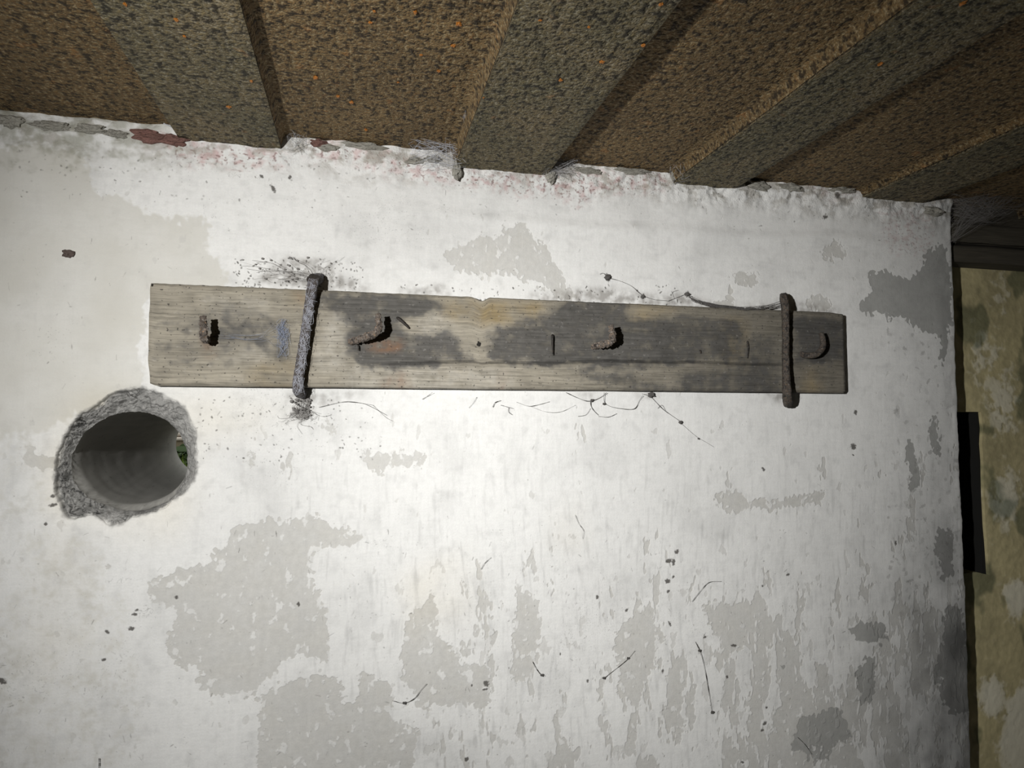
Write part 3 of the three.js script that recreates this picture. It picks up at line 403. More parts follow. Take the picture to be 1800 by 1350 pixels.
// ---------------------------------------------------------------- the coat rack
const BT = 0.025, BX0 = -0.308, BX1 = 0.911, BY0 = 0.0505, BY1 = 0.2058;
const rack = group('coat_rack', [BX0, BY0, 0]);
tag(rack, 'long weathered grey plank with four rusty coat hooks on the plaster wall', 'coat rack');
const rel = (p) => p.clone().sub(rack.position);
{
  const W = BX1 - BX0, H = BY1 - BY0, TWB = 2048, THB = 320;
  const field = (polys, blur) => { const w = 610, h = 78, cv = document.createElement('canvas'); cv.width = w; cv.height = h; const g = cv.getContext('2d'); g.fillStyle = '#000'; g.fillRect(0, 0, w, h); for (const [val, ...pts] of polys) { const q = Math.round(255 * val); g.fillStyle = `rgb(${q},${q},${q})`; g.beginPath(); pts.forEach(([px, py], i) => { const p = rel(onZ(px, py, BT)), x = p.x / W * w, y = p.y / H * h; i ? g.lineTo(x, y) : g.moveTo(x, y); }); g.closePath(); g.fill(); }
    const s = g.getImageData(0, 0, w, h).data, a = new Float32Array(w * h); for (let y = 0; y < h; y++) for (let x = 0; x < w; x++) { let t = 0, n = 0; for (let dy = -blur; dy <= blur; dy++) for (let dx = -2 * blur; dx <= 2 * blur; dx++) { const X = clamp(x + dx, 0, w - 1), Y = clamp(y + dy, 0, h - 1); t += s[4 * (Y * w + X)]; n++; } a[y * w + x] = t / n / 255; }
    return (u, v) => { const fx = clamp(u * w - 0.5, 0, w - 1.001), fy = clamp(v * h - 0.5, 0, h - 1.001), i = Math.floor(fx), j = Math.floor(fy), p = fx - i, q = fy - j, k = j * w + i; return mix(mix(a[k], a[k + 1], p), mix(a[k + w], a[k + w + 1], p), q); }; };
  const dark = field([[0.55, [320, 545], [420, 540], [500, 555], [520, 600], [420, 612], [310, 580]], [0.5, [270, 600], [420, 600], [420, 630], [280, 650]], [0.95, [545, 515], [760, 520], [790, 545], [720, 560], [560, 550]], [1, [605, 525], [620, 520], [700, 560], [720, 640], [690, 650], [610, 640]], [0.85, [700, 590], [800, 580], [830, 640], [700, 650]], [0.9, [860, 580], [1000, 540], [1040, 560], [1300, 560], [1320, 640], [1100, 645], [860, 640]], [0.9, [980, 530], [1110, 530], [1100, 560], [960, 580]], [0.8, [1190, 550], [1260, 560], [1260, 640], [1190, 640]], [0.6, [1290, 590], [1370, 590], [1370, 650], [1290, 650]], [0.85, [1395, 555], [1485, 560], [1485, 640], [1395, 640]], [0.7, [1190, 650], [1370, 650], [1370, 690], [1190, 688]], [0.6, [960, 650], [1100, 650], [1190, 688], [1100, 688]], [0.5, [450, 560], [520, 570], [515, 640], [480, 640]]], 4);
  const yellow = field([[0.9, [780, 528], [960, 532], [950, 560], [880, 572], [780, 560]], [0.6, [1270, 560], [1310, 560], [1310, 640], [1270, 640]], [0.5, [1080, 520], [1200, 540], [1120, 580]], [0.6, [1420, 645], [1440, 645], [1440, 690], [1410, 690]], [0.6, [440, 640], [520, 630], [520, 680], [440, 680]], [0.8, [515, 510], [535, 510], [535, 545], [515, 540]]], 4);
  const pale = field([[1, [580, 555], [600, 530], [610, 550], [610, 630], [570, 660], [555, 640]], [0.7, [745, 548], [790, 555], [800, 600], [745, 620], [720, 610]], [0.9, [920, 628], [935, 625], [945, 640], [925, 645]], [0.5, [360, 520], [480, 525], [480, 560], [380, 555]], [0.5, [400, 610], [480, 605], [480, 640], [400, 640]], [0.7, [600, 640], [900, 650], [900, 685], [600, 685]], [0.4, [850, 555], [900, 560], [890, 590]], [0.6, [690, 640], [720, 640], [720, 660]]], 3);
  const rust = field([[0.9, [645, 600], [700, 595], [712, 600], [700, 620], [650, 620]], [0.6, [665, 670], [710, 650], [720, 688], [670, 688]], [0.8, [355, 585], [370, 585], [375, 630], [360, 630]], [0.7, [868, 690], [885, 650], [890, 652], [880, 690]], [0.6, [515, 510], [540, 510], [535, 545]]], 2);
  const crackY = (u) => (onZ(mix(262, 1485, u), 0, BT).x, mix(0.24, 0.335, sstep(0.1, 0.75, u)) + 0.018 * noise(u * 9, 2) + 0.006 * noise(u * 50, 7));
  const bmp = new Float32Array(TWB * THB);
  const map = colourTexture(TWB, THB, (u, v, c, i, j) => {
    const x = u * W, y = v * H, warp = 0.006 * fbm(x * 3, y * 12, 3), yy = y + warp + 0.004 * noise(x * 1.2, 5);
    const g1 = fbm(x * 7, yy * 300, 3), g2 = fbm(x * 22, yy * 800, 2), m = fbm(x * 22, y * 30, 4), m2 = fbm(x * 60, y * 70, 3);
    const ln = sstep(0.06, 0.0, Math.abs(noise(x * 4, yy * 420))) * sstep(0.0, 0.3, noise(x * 6 + 20, yy * 60)); let t = (1 + 0.55 * g1 + 0.5 * g2 + 0.40 * m + 0.25 * m2) * (1 - 0.40 * ln); const dr = 1.22 - 0.62 * sstep(0.35, 0.98, u + 0.06 * m); let r = 0.245 * t * dr, g = 0.222 * t * dr, b = 0.178 * t * dr;
    const p = clamp(pale(u, v) * (0.8 + 1.2 * m2)); r = mix(r, 0.37 * t, p); g = mix(g, 0.345 * t, p); b = mix(b, 0.295 * t, p);
    const ye = clamp(yellow(u, v) * (0.7 + 1.2 * m)); r = mix(r, 0.24 * t, ye); g = mix(g, 0.185 * t, ye); b = mix(b, 0.10 * t, ye);
    const sm = fbm(x * 5 + 3, y * 30, 3), d = clamp(sstep(0.10, 0.95, dark(u + 0.012 * m, v + 0.12 * m) + 0.65 * m + 0.65 * m2 + 0.25 * g1 + 0.2 * sm) * 0.93); const td = 0.070 * (0.6 + 0.4 * dr) * (1 + 0.6 * g1 + 0.5 * g2 + 0.6 * m2); r = mix(r, td, d); g = mix(g, td * 0.96, d); b = mix(b, td * 0.90, d);
    const ru = clamp(rust(u, v) * (0.6 + 1.4 * m2)); r = mix(r, 0.20, ru * 0.8); g = mix(g, 0.11, ru * 0.8); b = mix(b, 0.06, ru * 0.8);
    const ck = Math.abs(v - crackY(u)), cs = sstep(0.022, 0.004, ck) * sstep(0.26, 0.31, u) * sstep(0.95, 0.85, u) * 0.65; r *= 1 - 0.75 * cs; g *= 1 - 0.75 * cs; b *= 1 - 0.75 * cs;
    const ed = sstep(0.02, 0.0, Math.min(v, 1 - v)) * 0.4; r *= 1 - ed; g *= 1 - ed; b *= 1 - ed;
    const sp = sstep(0.30, 0.42, fbm(x * 210, y * 230, 2)), wp = sstep(0.30, 0.48, fbm(x * 110 + 40, y * 150, 3)) * 0.35; r = mix(r, 0.03, sp * 0.8); g = mix(g, 0.028, sp * 0.8); b = mix(b, 0.025, sp * 0.8); r = mix(r, 0.5, wp * 0.5); g = mix(g, 0.48, wp * 0.5); b = mix(b, 0.45, wp * 0.5);
    c[0] = r; c[1] = g; c[2] = b; bmp[j * TWB + i] = 0.5 + 0.35 * g1 + 0.35 * g2 + 0.1 * m2 - 0.3 * cs;
  }, THREE.ClampToEdgeWrapping);
  M.board = new THREE.MeshStandardMaterial({ name: 'weathered plank', map, bumpMap: greyTexture(TWB, THB, (u, v, i, j) => bmp[j * TWB + i], THREE.ClampToEdgeWrapping), bumpScale: 0.0016, roughness: 0.9 });
  const nx = 600, ny = 78, notch = rel(onZ(846, 522, BT)).x;
  const topY = (x) => H + 0.0012 * fbm(x * 9, 1, 3) + 0.0006 * noise(x * 90, 4) - 0.0075 * sstep(0.017, 0.0, Math.abs(x - notch)) - 0.003 * sstep(0.97 * W, W, x), botY = (x) => 0.0008 * fbm(x * 9, 8, 3) + 0.004 * sstep(0.012, 0, x);
  const front = (x, y) => BT + 0.0012 * fbm(x * 5, y * 20, 2) - 0.0035 * sstep(0.0055, 0, Math.min(y, H - y)) - 0.002 * sstep(0.004, 0, Math.min(x, W - x)) - 0.0028 * sstep(0.0035, 0.0008, Math.abs(y / H - crackY(x / W)) * H) * sstep(0.26, 0.31, x / W) * sstep(0.95, 0.85, x / W);
  const endX = (v) => 0.0025 * fbm(v * 4, 6, 3) + 0.004 * sstep(0.25, 0, v) * sstep(0, 0.2, 0.25 - v);
  const pt = (u, v) => { const x = mix(endX(v), W + 0.5 * endX(v + 3), u), y = mix(botY(x), topY(x), v); return [x, y]; };
  const face = gridGeo(nx, ny, (i, j) => { const u = i / nx, v = j / ny, [x, y] = pt(u, v); return [x, y, front(x, y), u, v]; });
  const wallSides = [];
  const rimLine = []; for (let i = 0; i <= nx; i++) rimLine.push([i / nx, 0]); for (let j = 1; j <= ny; j++) rimLine.push([1, j / ny]); for (let i = nx - 1; i >= 0; i--) rimLine.push([i / nx, 1]); for (let j = ny - 1; j >= 0; j--) rimLine.push([0, j / ny]);
  wallSides.push(gridGeo(rimLine.length - 1, 3, (i, j) => { const [u, v] = rimLine[i], [x, y] = pt(u, v); return [x, y, mix(0.001, front(x, y), j / 3), u, v]; }));
  mesh('plank', mergeGeometries([face, ...wallSides]), M.board, rack);

  // rusty iron
  const ib = new Float32Array(256 * 256);
  const im = colourTexture(256, 256, (u, v, c, i, j) => { const n = fbm(u * 14, v * 14, 4), m = fbm(u * 40 + 9, v * 40, 3), o = sstep(0.15, 0.4, m + 0.4 * n), d = sstep(0.05, 0.3, -n); let t = 1 + 0.5 * m; const w = sstep(0.1, 0.35, fbm(u * 30 + 50, v * 30, 3)); c[0] = mix(mix(mix(0.125, 0.22, o), 0.04, d), 0.25, w * 0.7) * t; c[1] = mix(mix(mix(0.102, 0.145, o), 0.033, d), 0.23, w * 0.7) * t; c[2] = mix(mix(mix(0.085, 0.085, o), 0.028, d), 0.205, w * 0.7) * t; ib[j * 256 + i] = 0.5 + 0.5 * n + 0.4 * m; });
  im.repeat.set(10, 10);
  const ibm = greyTexture(256, 256, (u, v, i, j) => ib[j * 256 + i]); ibm.repeat.set(10, 10);
  M.rust = new THREE.MeshStandardMaterial({ name: 'flaking rust', map: im, bumpMap: ibm, bumpScale: 0.0015, roughness: 0.85 });
  M.oldRust = new THREE.MeshStandardMaterial({ name: 'dark old rust', map: im, color: new THREE.Color().setRGB(0.45, 0.45, 0.44), bumpMap: ibm, bumpScale: 0.0012, roughness: 0.85 });
  M.nail = new THREE.MeshStandardMaterial({ name: 'nail iron', map: im, color: new THREE.Color().setRGB(0.24, 0.25, 0.26), roughness: 0.8 });
  M.pit = new THREE.MeshStandardMaterial({ name: 'rot inside the wood', color: new THREE.Color().setRGB(0.02, 0.018, 0.015), roughness: 1 });

  const hook = (pts, rad, label, mat, seed, rough = 0.42) => { let g = swept(pts.map(([px, py, z]) => rel(onZ(px, py, z))), rad, { seg: rough > 0.2 ? 44 : 80, sides: rough > 0.2 ? 11 : 18, rough: rough * 0.55, freq: 150, seed });
    if (rough > 0.2) { const p = g.attributes.position, r = rng(seed * 7), m = new Map(); for (let i = 0; i < p.count; i++) { const key = `${Math.round(p.getX(i) * 1e5)},${Math.round(p.getY(i) * 1e5)},${Math.round(p.getZ(i) * 1e5)}`; if (!m.has(key)) m.set(key, [(r() - 0.5) * 0.0026, (r() - 0.5) * 0.0026, (r() - 0.5) * 0.0026]); const d = m.get(key); p.setXYZ(i, p.getX(i) + d[0], p.getY(i) + d[1], p.getZ(i) + d[2]); } g = g.toNonIndexed(); g.computeVertexNormals(); }
    const h = mesh('hook', g, mat, rack); h.userData.label = label; return h; };
  hook([[365, 597, 0.018], [363, 597, 0.045], [359, 595, 0.064], [358, 580, 0.070], [357, 556, 0.071]], [0.0045, 0.0045, 0.0050, 0.0054, 0.0052, 0.0044], 'straight upturned rusty hook nearest the board end by the hole', M.rust, 3);
  hook([[614, 602, 0.020], [630, 597, 0.040], [652, 590, 0.058], [663, 583, 0.066], [666, 572, 0.068], [664, 552, 0.068]], [0.0050, 0.0056, 0.0060, 0.0056, 0.0052, 0.0036], 'large flaking hook bent sideways and up with an orange underside', M.rust, 11);
  hook([[1038, 611, 0.018], [1052, 607, 0.036], [1070, 603, 0.056], [1076, 597, 0.062], [1077, 588, 0.063], [1074, 572, 0.062]], [0.0046, 0.0054, 0.0060, 0.0060, 0.0056, 0.0040], 'flaking brown hook near the middle of the dark stain', M.rust, 19);
  hook([[1404, 621, 0.018], [1420, 625, 0.035], [1436, 622, 0.044], [1446, 610, 0.046], [1446, 594, 0.045], [1443, 585, 0.045]], [0.0055, 0.0056, 0.0058, 0.0056, 0.0052, 0.0045], 'smooth rounded dark hook at the far narrow end', M.oldRust, 27, 0.10);
  const nail = (pts, r, label) => { mesh('nail', swept(pts.map(([px, py, z]) => rel(onZ(px, py, z))), r, { seg: 20, sides: 8, rough: 0.12, freq: 200 }), M.nail, rack).userData.label = label; };
  nail([[696, 558, 0.016], [702, 561, 0.030], [712, 570, 0.031], [719, 577, 0.029]], [0.0024, 0.0026, 0.0022, 0.0015], 'thin bent nail beside the large hook');
  nail([[972, 588, 0.016], [971, 592, 0.030], [971, 606, 0.032], [972, 624, 0.030]], [0.0020, 0.0026, 0.0016, 0.0010], 'nail hammered over downwards');
  nail([[1314, 599, 0.016], [1314, 602, 0.027], [1315, 612, 0.0275], [1314, 630, 0.0265]], [0.0015, 0.0017, 0.0016, 0.001], 'thin nail hammered flat near the far end');
  nail([[1229, 616, 0.018], [1231, 617, 0.027], [1232, 621, 0.0265]], [0.0016, 0.0016, 0.001], 'tiny nail stub');
  nail([[629, 606, 0.018], [630, 609, 0.030], [630, 616, 0.032]], [0.0014, 0.0014, 0.001], 'tiny nail under the large hook');
  const ringAt = (px, py, r0) => { const c = rel(onZ(px, py, BT + 0.001)); mesh('screw_hole', lump(c.setZ(BT), [r0 * 0.75, r0, 0.0012], px, 0.5, 3), M.pit, rack).userData.label = 'dark rotted screw hole'; };
  ringAt(842, 605, 0.0042); ringAt(267, 501, 0.0018);
}

// ---------------------------------------------------------------- iron bars over the board
{
  const bar = (base, pts, rad, mat, seed, sq) => { const g = group('iron_bar', [base.x, base.y, 0]); mesh('shank', swept(pts.map(([px, py, z]) => onZ(px, py, z).sub(g.position)), rad, { seg: 110, sides: 24, rough: 0.11, freq: 110, seed, squash: sq, square: 4 }), mat, g); return g; };
  M.dustyIron = new THREE.MeshStandardMaterial({ name: 'dust covered iron', roughness: 1 }); { const dm = colourTexture(256, 256, (u, v, c) => { const n = fbm(u * 12, v * 12, 4), m = fbm(u * 60, v * 60, 3), w = sstep(-0.12, 0.25, n + 0.8 * m), t = 1 + 0.5 * m; c[0] = mix(0.075, 0.20, w) * t; c[1] = mix(0.065, 0.20, w) * t; c[2] = mix(0.06, 0.225, w) * t; }); dm.repeat.set(12, 12); M.dustyIron.map = dm; M.dustyIron.bumpMap = M.oldRust.bumpMap; M.dustyIron.bumpScale = 0.0012; }
  const b1 = bar(onZ(525, 690, 0), [[561, 487, -0.012], [557, 490, 0.022], [551, 497, 0.040], [545, 530, 0.043], [536, 590, 0.043], [527, 650, 0.043], [523, 682, 0.041], [527, 692, 0.022], [532, 694, -0.01]], [0.0085, 0.0085, 0.0078, 0.0070, 0.0069, 0.0070, 0.0072, 0.0072, 0.0075], M.dustyIron, 5, 0.8);
  tag(b1, 'leaning iron bar grey with cobweb dust clamping the plank near the hole', 'iron bar');
  const head = onZ(552, 491, 0.033).sub(b1.position); mesh('head', lump(head, [0.0105, 0.0085, 0.011], 4, 0.25, 3), M.oldRust, b1).userData.label = 'rusty brown head of the bar';
  const b2 = bar(onZ(1383, 695, 0), [[1377, 526, -0.012], [1378, 526, 0.034], [1380, 538, 0.042], [1381, 580, 0.040], [1381, 630, 0.040], [1383, 688, 0.042], [1384, 702, 0.034], [1384, 703, -0.012]], [0.0095, 0.0095, 0.0092, 0.0086, 0.0086, 0.009, 0.0105, 0.0115, 0.011], M.oldRust, 9, 0.7);
  tag(b2, 'upright brown iron bar clamping the plank near the far rounded hook', 'iron bar');
}

// ---------------------------------------------------------------- fallen bits on the wall
{
  M.stone = new THREE.MeshStandardMaterial({ name: 'dark pebble', color: new THREE.Color().setRGB(0.10, 0.075, 0.065), roughness: 0.9 });
  M.brick = new THREE.MeshStandardMaterial({ name: 'red brick', color: new THREE.Color().setRGB(0.22, 0.115, 0.095), bumpMap: M.concrete.bumpMap, bumpScale: 0.004, roughness: 0.95 });
  M.mortar = new THREE.MeshStandardMaterial({ name: 'grey mortar', map: liningMap, color: new THREE.Color().setRGB(1.0, 0.98, 0.92), bumpMap: M.concrete.bumpMap, bumpScale: 0.004, roughness: 0.95 });
  tag(mesh('nail_stub', lump(onZ(121, 446, 0.003), [0.008, 0.006, 0.006], 2, 0.4), M.stone), 'dark rusty stub sticking out of the grey plaster high beside the plank', 'nail stub');
  const wallLump = (name, px, py, z, s, seed, mat) => mesh(name, lump(onZ(px, py, z), s, seed, 0.5, 3), mat, wall);
  wallLump('brick_fragment', 266, 240, 0.004, [0.026, 0.010, 0.014], 6, M.brick); wallLump('brick_fragment', 306, 247, 0.004, [0.020, 0.009, 0.012], 9, M.brick); wallLump('brick_fragment', 562, 254, 0.002, [0.018, 0.007, 0.012], 12, M.brick);
  for (const [px, py, w, h, s] of [[20, 215, 30, 18, 1], [90, 222, 40, 14, 2], [160, 228, 35, 14, 3], [205, 236, 25, 12, 4], [640, 258, 70, 10, 5], [730, 284, 28, 12, 6], [760, 282, 25, 14, 7], [1030, 300, 45, 10, 8], [1110, 302, 50, 9, 9], [1330, 325, 45, 16, 10], [1390, 330, 40, 14, 11], [1480, 335, 40, 10, 13], [1640, 372, 30, 14, 14], [580, 262, 30, 12, 15]]) { const d = onZ(px, py, 0).distanceTo(EYE) / F; wallLump('mortar_lump', px, py, 0.003, [w * 0.5 * d * 1.15, h * 0.5 * d, 0.012], s * 2.3, M.mortar); }
  wallLump('mortar_drip', 803, 298, 0.012, [0.007, 0.017, 0.010], 31, M.mortar); wallLump('mortar_drip', 968, 306, 0.008, [0.010, 0.016, 0.010], 37, M.mortar); wallLump('mortar_drip', 1185, 308, 0.006, [0.006, 0.014, 0.008], 41, M.mortar);
}

// ---------------------------------------------------------------- cobwebs
M.web = new THREE.MeshStandardMaterial({ name: 'grey cobweb', color: new THREE.Color().setRGB(0.42, 0.42, 0.43), roughness: 1 });
M.webDark = new THREE.MeshStandardMaterial({ name: 'dirty cobweb', color: new THREE.Color().setRGB(0.09, 0.085, 0.08), roughness: 1 });
M.webMid = new THREE.MeshStandardMaterial({ name: 'dusty cobweb', color: new THREE.Color().setRGB(0.22, 0.21, 0.20), roughness: 1 });
M.webPale = new THREE.MeshStandardMaterial({ name: 'pale cobweb', color: new THREE.Color().setRGB(0.62, 0.64, 0.70), roughness: 1 });
function thread(pts, r, seed, knots = 0.5) { const rr = rng(seed * 13 + 5), n = 12, rad = []; for (let i = 0; i <= n; i++) rad.push(0.52 * r * (0.7 + 0.6 * rr() + (rr() < 0.2 ? knots * 2 * rr() : 0))); return swept(pts, rad, { seg: Math.max(8, pts.length * 5), sides: 5 }); }
function cobweb(list, mat, label, extra = []) { const geos = list.map(([r, ...pts], k) => thread(pts.map(([px, py, z]) => onZ(px, py, z ?? 0.004)), r, k + 1)); const m = mesh('cobweb', mergeGeometries([...geos, ...extra].map((g) => (g.index ? g.toNonIndexed() : g))), mat); return tag(m, label, 'cobweb'); }
const clod = (px, py, z, s, seed) => lump(onZ(px, py, z), [s, s * 0.8, s * 0.7], seed, 0.6, 1);
cobweb([[0.0008, [995, 690, 0.010], [1012, 698], [1032, 705], [1046, 703], [1058, 697], [1066, 690, 0.010]], [0.0007, [1038, 705], [1039, 714], [1044, 722], [1052, 730]], [0.0005, [1016, 732], [1030, 729], [1038, 718]], [0.0006, [1052, 732], [1070, 733], [1084, 727]], [0.0007, [1062, 690, 0.010], [1063, 708], [1072, 714], [1090, 718], [1116, 718], [1124, 704], [1130, 695, 0.008]]], M.webDark, 'dark branching cobweb strands hanging under the middle of the plank', [clod(1041, 704, 0.005, 0.003, 1), clod(1062, 710, 0.005, 0.0025, 2)]);
cobweb([[0.0006, [1128, 692, 0.010], [1143, 697], [1154, 708], [1166, 720], [1180, 730], [1196, 741]], [0.0004, [1156, 718], [1163, 712], [1170, 722]], [0.0003, [1198, 745], [1225, 768], [1242, 778], [1255, 786]]], M.webDark, 'long dark cobweb thread running down under the plank toward the far bar', [clod(1196, 742, 0.005, 0.004, 3), clod(1228, 771, 0.004, 0.002, 4), clod(1145, 694, 0.006, 0.006, 5)]);
cobweb([[0.0007, [866, 716], [870, 708], [880, 704]], [0.0006, [880, 712], [894, 716], [902, 718]], [0.0007, [894, 716], [894, 724], [900, 729]], [0.0005, [908, 707], [930, 714], [948, 711], [966, 706]], [0.0003, [934, 715], [960, 724], [985, 724], [1012, 712]], [0.0004, [824, 717], [832, 708], [838, 698]]], M.webDark, 'short dark curled cobweb threads just under the plank below the screw hole');
cobweb([[0.0005, [742, 702], [752, 696], [760, 690, 0.01]]], M.webDark, 'tiny loose thread hanging from the plank edge between large hook and screw hole');
cobweb([[0.0004, [560, 716], [610, 706], [655, 712]], [0.0004, [610, 706], [640, 710], [680, 730]], [0.0003, [655, 712], [680, 735], [690, 740]]], M.webDark, 'faint loose cobweb threads running from the foot of the leaning bar toward the large hook');
cobweb([[0.0006, [1068, 488], [1090, 494], [1110, 503], [1128, 518], [1148, 526], [1175, 529]], [0.0005, [1068, 488], [1060, 480], [1054, 482]], [0.0006, [1175, 529], [1190, 523], [1208, 516]], [0.0004, [1185, 524], [1182, 514], [1192, 510]]], M.webDark, 'dark cobweb strand with dust knots on the wall above the plank', [clod(1068, 488, 0.004, 0.006, 7), clod(1130, 521, 0.004, 0.004, 8), clod(1208, 517, 0.005, 0.005, 9)]);
{ const l = [], r = rng(5), path = [[1206, 517, 0.004], [1216, 524, 0.006], [1234, 531, 0.012], [1262, 538, 0.02], [1300, 542, 0.026], [1340, 540, 0.03], [1374, 531, 0.042]]; const P = (t) => { const x = t * 5.999, i = Math.floor(x), q = x - i; return path[i].map((v, k) => mix(v, path[i + 1][k], q)); };
  for (let k = 0; k < 44; k++) { const a = r() * 0.75, b = Math.min(1, a + 0.12 + 0.5 * r()), pts = []; for (let n = 0; n <= 3; n++) { const [x, y, z] = P(mix(a, b, n / 3)); pts.push([x + (r() - 0.5) * 6, y + (r() - 0.35) * 7, z * (0.75 + 0.3 * r())]); } l.push([0.0003 + 0.0005 * r(), ...pts]); } cobweb(l, M.webDark, 'dusty cobweb sheet sagging along the plank top to the far bar'); }
{ const l = [], r = rng(8), ex = []; for (let k = 0; k < 34; k++) { const x = 420 + r() * 190, y = 448 + r() * 50; l.push([0.00015 + 0.0002 * r(), [548 + r() * 12, 486 + r() * 8, 0.02 + 0.015 * r()], [mix(550, x, 0.4) + (r() - 0.5) * 24, mix(488, y, 0.4) + (r() - 0.5) * 16, 0.010], [mix(550, x, 0.75) + (r() - 0.5) * 20, mix(488, y, 0.75) + (r() - 0.5) * 14, 0.005], [x, y, 0.003]]); } l.push([0.0007, [556, 487, 0.03], [546, 482, 0.02], [541, 473, 0.012], [536, 466, 0.004]], [0.0006, [536, 466], [520, 458], [515, 452]]); for (let k = 0; k < 24; k++) ex.push(clod(430 + r() * 160, 452 + r() * 45, 0.003, 0.001 + 0.0012 * r(), k)); cobweb(l, M.webMid, 'fan of dirty cobweb threads round the head of the leaning bar', ex); }
{ const l = [], r = rng(18), ex = []; for (let k = 0; k < 40; k++) { const a = r() * 6.28, R = 14 + 90 * r() * r() * r(); const x = 528 + Math.cos(a) * R * 1.25, y = 726 + Math.abs(Math.sin(a)) * R * 0.6; l.push([0.00015 + 0.0002 * r(), [522 + r() * 14, 694 + r() * 34, 0.02 * r() + 0.006], [mix(528, x, 0.4) + (r() - 0.5) * 26, mix(722, y, 0.4) + (r() - 0.5) * 22, 0.006], [mix(528, x, 0.75) + (r() - 0.5) * 18, mix(722, y, 0.75) + (r() - 0.5) * 16, 0.004], [x, y, 0.002]]); } for (let k = 0; k < 40; k++) ex.push(clod(512 + r() * 34, 700 + r() * 36, 0.003 + 0.004 * r(), 0.001 + 0.0018 * r(), k)); cobweb(l, M.webMid, 'dusty cobweb clump and threads under the foot of the leaning bar', ex); }
{ const l = [], r = rng(28); for (let k = 0; k < 110; k++) { const t = r(), cx = mix(549, 524, t), cy = mix(505, 688, t), s = () => (r() - 0.5) * 22; l.push([0.00012 + 0.00012 * r(), [cx + s(), cy + s() * 1.4, 0.046 + 0.008 * r()], [cx + s() * 0.7, cy + s() * 1.6, 0.052 + 0.004 * r()], [cx + s(), cy + s() * 1.6, 0.044 + 0.008 * r()]]); } cobweb(l, M.webPale, 'pale fuzz of cobweb clinging to the leaning iron bar'); }
{ const l = [], r = rng(38); for (let k = 0; k < 80; k++) { const q = k % 5, cx = 497 + 5 * (r() - 0.5), cy = q < 3 ? 582 : q < 4 ? 613 : 598, R = 1 + 0.5 * r(), p = () => { const a = r() * 6.28, m = 5 + 10 * r(); return [cx + Math.cos(a) * m * 0.75 * R, cy + Math.sin(a) * m * 1.15 * R, BT + 0.002 + 0.006 * r()]; }; l.push([0.00012 + 0.00018 * r(), p(), p(), p()]); } for (let k = 0; k < 10; k++) l.push([0.00012, [384 + r() * 30, 588 + r() * 8, 0.045 - 0.01 * r()], [440 + r() * 20, 584 + r() * 18, 0.034], [480 + r() * 20, 570 + r() * 40, 0.029]]); M.webBlue = new THREE.MeshStandardMaterial({ name: 'bluish cobweb', color: new THREE.Color().setRGB(0.30, 0.34, 0.44), roughness: 1 }); cobweb(l, M.webBlue, 'round bluish spider web tangle on the plank beside the leaning bar'); }
function tangle(cx, cy, w, h, n, seed, z0, z1, label, mat = M.web, anchor) { const l = [], r = rng(seed); for (let k = 0; k < n; k++) { const q = () => [cx + (r() - 0.5) * w, cy + (r() - 0.5) * h, mix(z0, z1, r())]; const a = anchor && k % 2 ? [anchor[0] + r() * 6, anchor[1] + r() * 8, z0] : q(); l.push([0.00012 + 0.00022 * r(), a, q(), q()]); } return cobweb(l, mat, label); }
tangle(522, 250, 40, 40, 26, 51, 0.004, 0.05, 'wispy grey cobweb at the foot of the leftmost deck joint');
tangle(772, 268, 110, 60, 60, 52, 0.006, 0.06, 'large pale cobweb tangle where the second rib meets the wall', M.webPale, [806, 285]);
tangle(824, 180, 24, 100, 16, 53, 0.05, 0.16, 'thin cobweb threads strung along the edge of the second rib', M.webPale);
tangle(985, 292, 66, 50, 50, 54, 0.004, 0.05, 'dark grey cobweb bunch between the second rib and the next pan', M.web, [966, 300]);
tangle(1205, 292, 60, 50, 34, 55, 0.004, 0.06, 'dusty cobweb rag under the third rib', M.web, [1182, 318]);
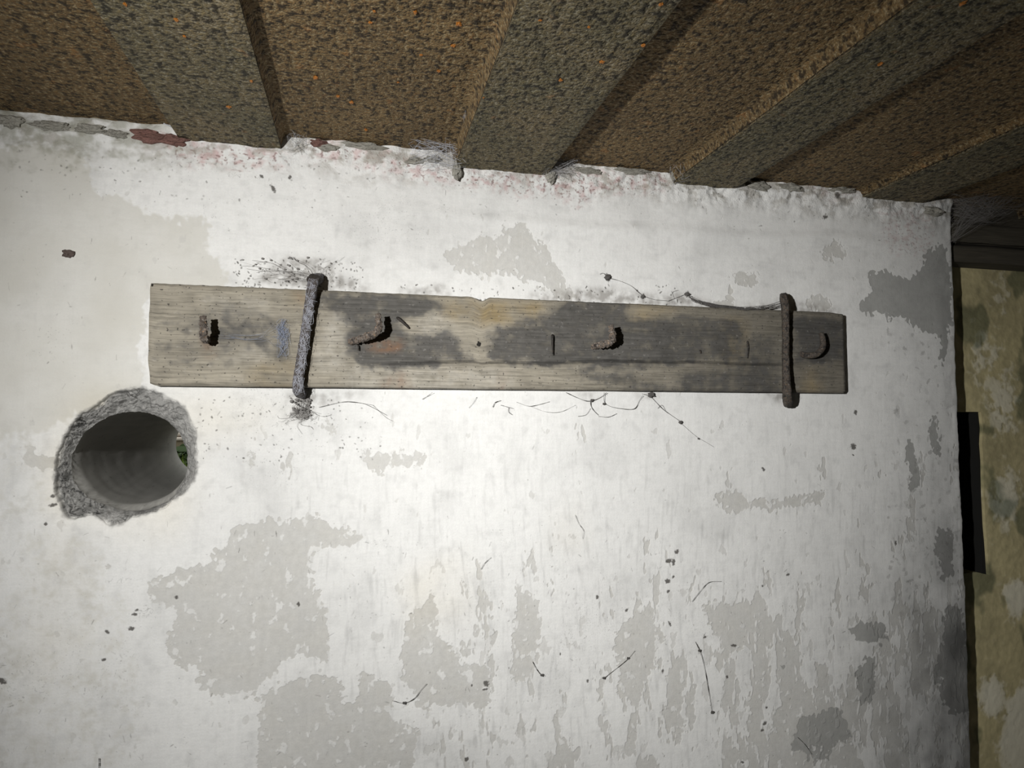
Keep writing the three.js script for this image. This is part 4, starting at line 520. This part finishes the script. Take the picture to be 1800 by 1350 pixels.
{ const l = [], r = rng(61); for (let k = 0; k < 170; k++) { const t = r(), a = [1600 + t * 90, 350 - t * 20 + r() * 10, 0.01], e = 1690 + r() * 120; l.push([0.00012 + 0.00016 * r(), [1668 + r() * 14, 330 + r() * 100, 0.004], [1705 + r() * 40, 345 + r() * 50, 0.03], [e + 20, 318 + r() * 66 - (e - 1700) * 0.1, 0.06 * r()]]); } for (let k = 0; k < 40; k++) l.push([0.00015, [1610 + r() * 60, 348 + r() * 6, 0.006], [1650 + r() * 20, 338, 0.03], [1672 + r() * 25, 318 + r() * 30, 0.06]]); cobweb(l, M.webMid, 'wide grey cobweb veil hung across the top corner of the wall end'); }
const wallStrand = (pts, r, label, cl = []) => cobweb([[r, ...pts.map((p) => [...p, 0.004])]], M.webDark, label, cl.map(([x, y, s], k) => clod(x, y, 0.003, s, k + 60)));
wallStrand([[1222, 1128], [1231, 1146], [1238, 1172], [1244, 1205], [1249, 1236], [1252, 1255]], 0.0006, 'long dusty thread dangling low on the wall in clear white paint', [[1230, 1144, 0.003], [1252, 1252, 0.003]]);
wallStrand([[1060, 1194], [1072, 1184], [1090, 1170], [1104, 1158], [1116, 1144]], 0.0005, 'slanting dark thread on the lower wall with knots at both ends', [[1062, 1192, 0.003], [1104, 1157, 0.0025]]);
wallStrand([[936, 1163], [943, 1176], [951, 1186], [958, 1188]], 0.0006, 'short curved dark thread on the streaked lower wall', [[953, 1187, 0.003]]);
wallStrand([[690, 1232], [710, 1236], [728, 1228], [740, 1213], [750, 1202]], 0.0006, 'sagging dark thread on the grey patch low on the wall', [[711, 1236, 0.003]]);
wallStrand([[1011, 905], [1017, 920], [1026, 934], [1024, 947]], 0.0004, 'fine thread on the bright white paint below the plank');
wallStrand([[845, 1001], [852, 990], [863, 980]], 0.0005, 'small slanting thread near the ochre streaks of the lower wall');
wallStrand([[1216, 1058], [1232, 1038], [1246, 1024], [1268, 1022]], 0.0005, 'bent thread on the grey patch beside the dangling thread');
wallStrand([[174, 1333], [174, 1345], [173, 1352]], 0.0008, 'short upright dark thread at the bottom of the pale wall');
wallStrand([[1402, 1296], [1416, 1310], [1427, 1326]], 0.0005, 'thin dark thread in the dim grimy lower wall');
{ const s = mesh('straw', swept([onZ(288, 217, 0.04), onZ(306, 226, 0.025), onZ(325, 240, 0.006)], [0.0009, 0.0008, 0.0005], { seg: 16, sides: 6 }), M.webPale); tag(s, 'pale bit of straw poking out over the red brick fragment', 'straw'); }

renderer.render(scene, camera);
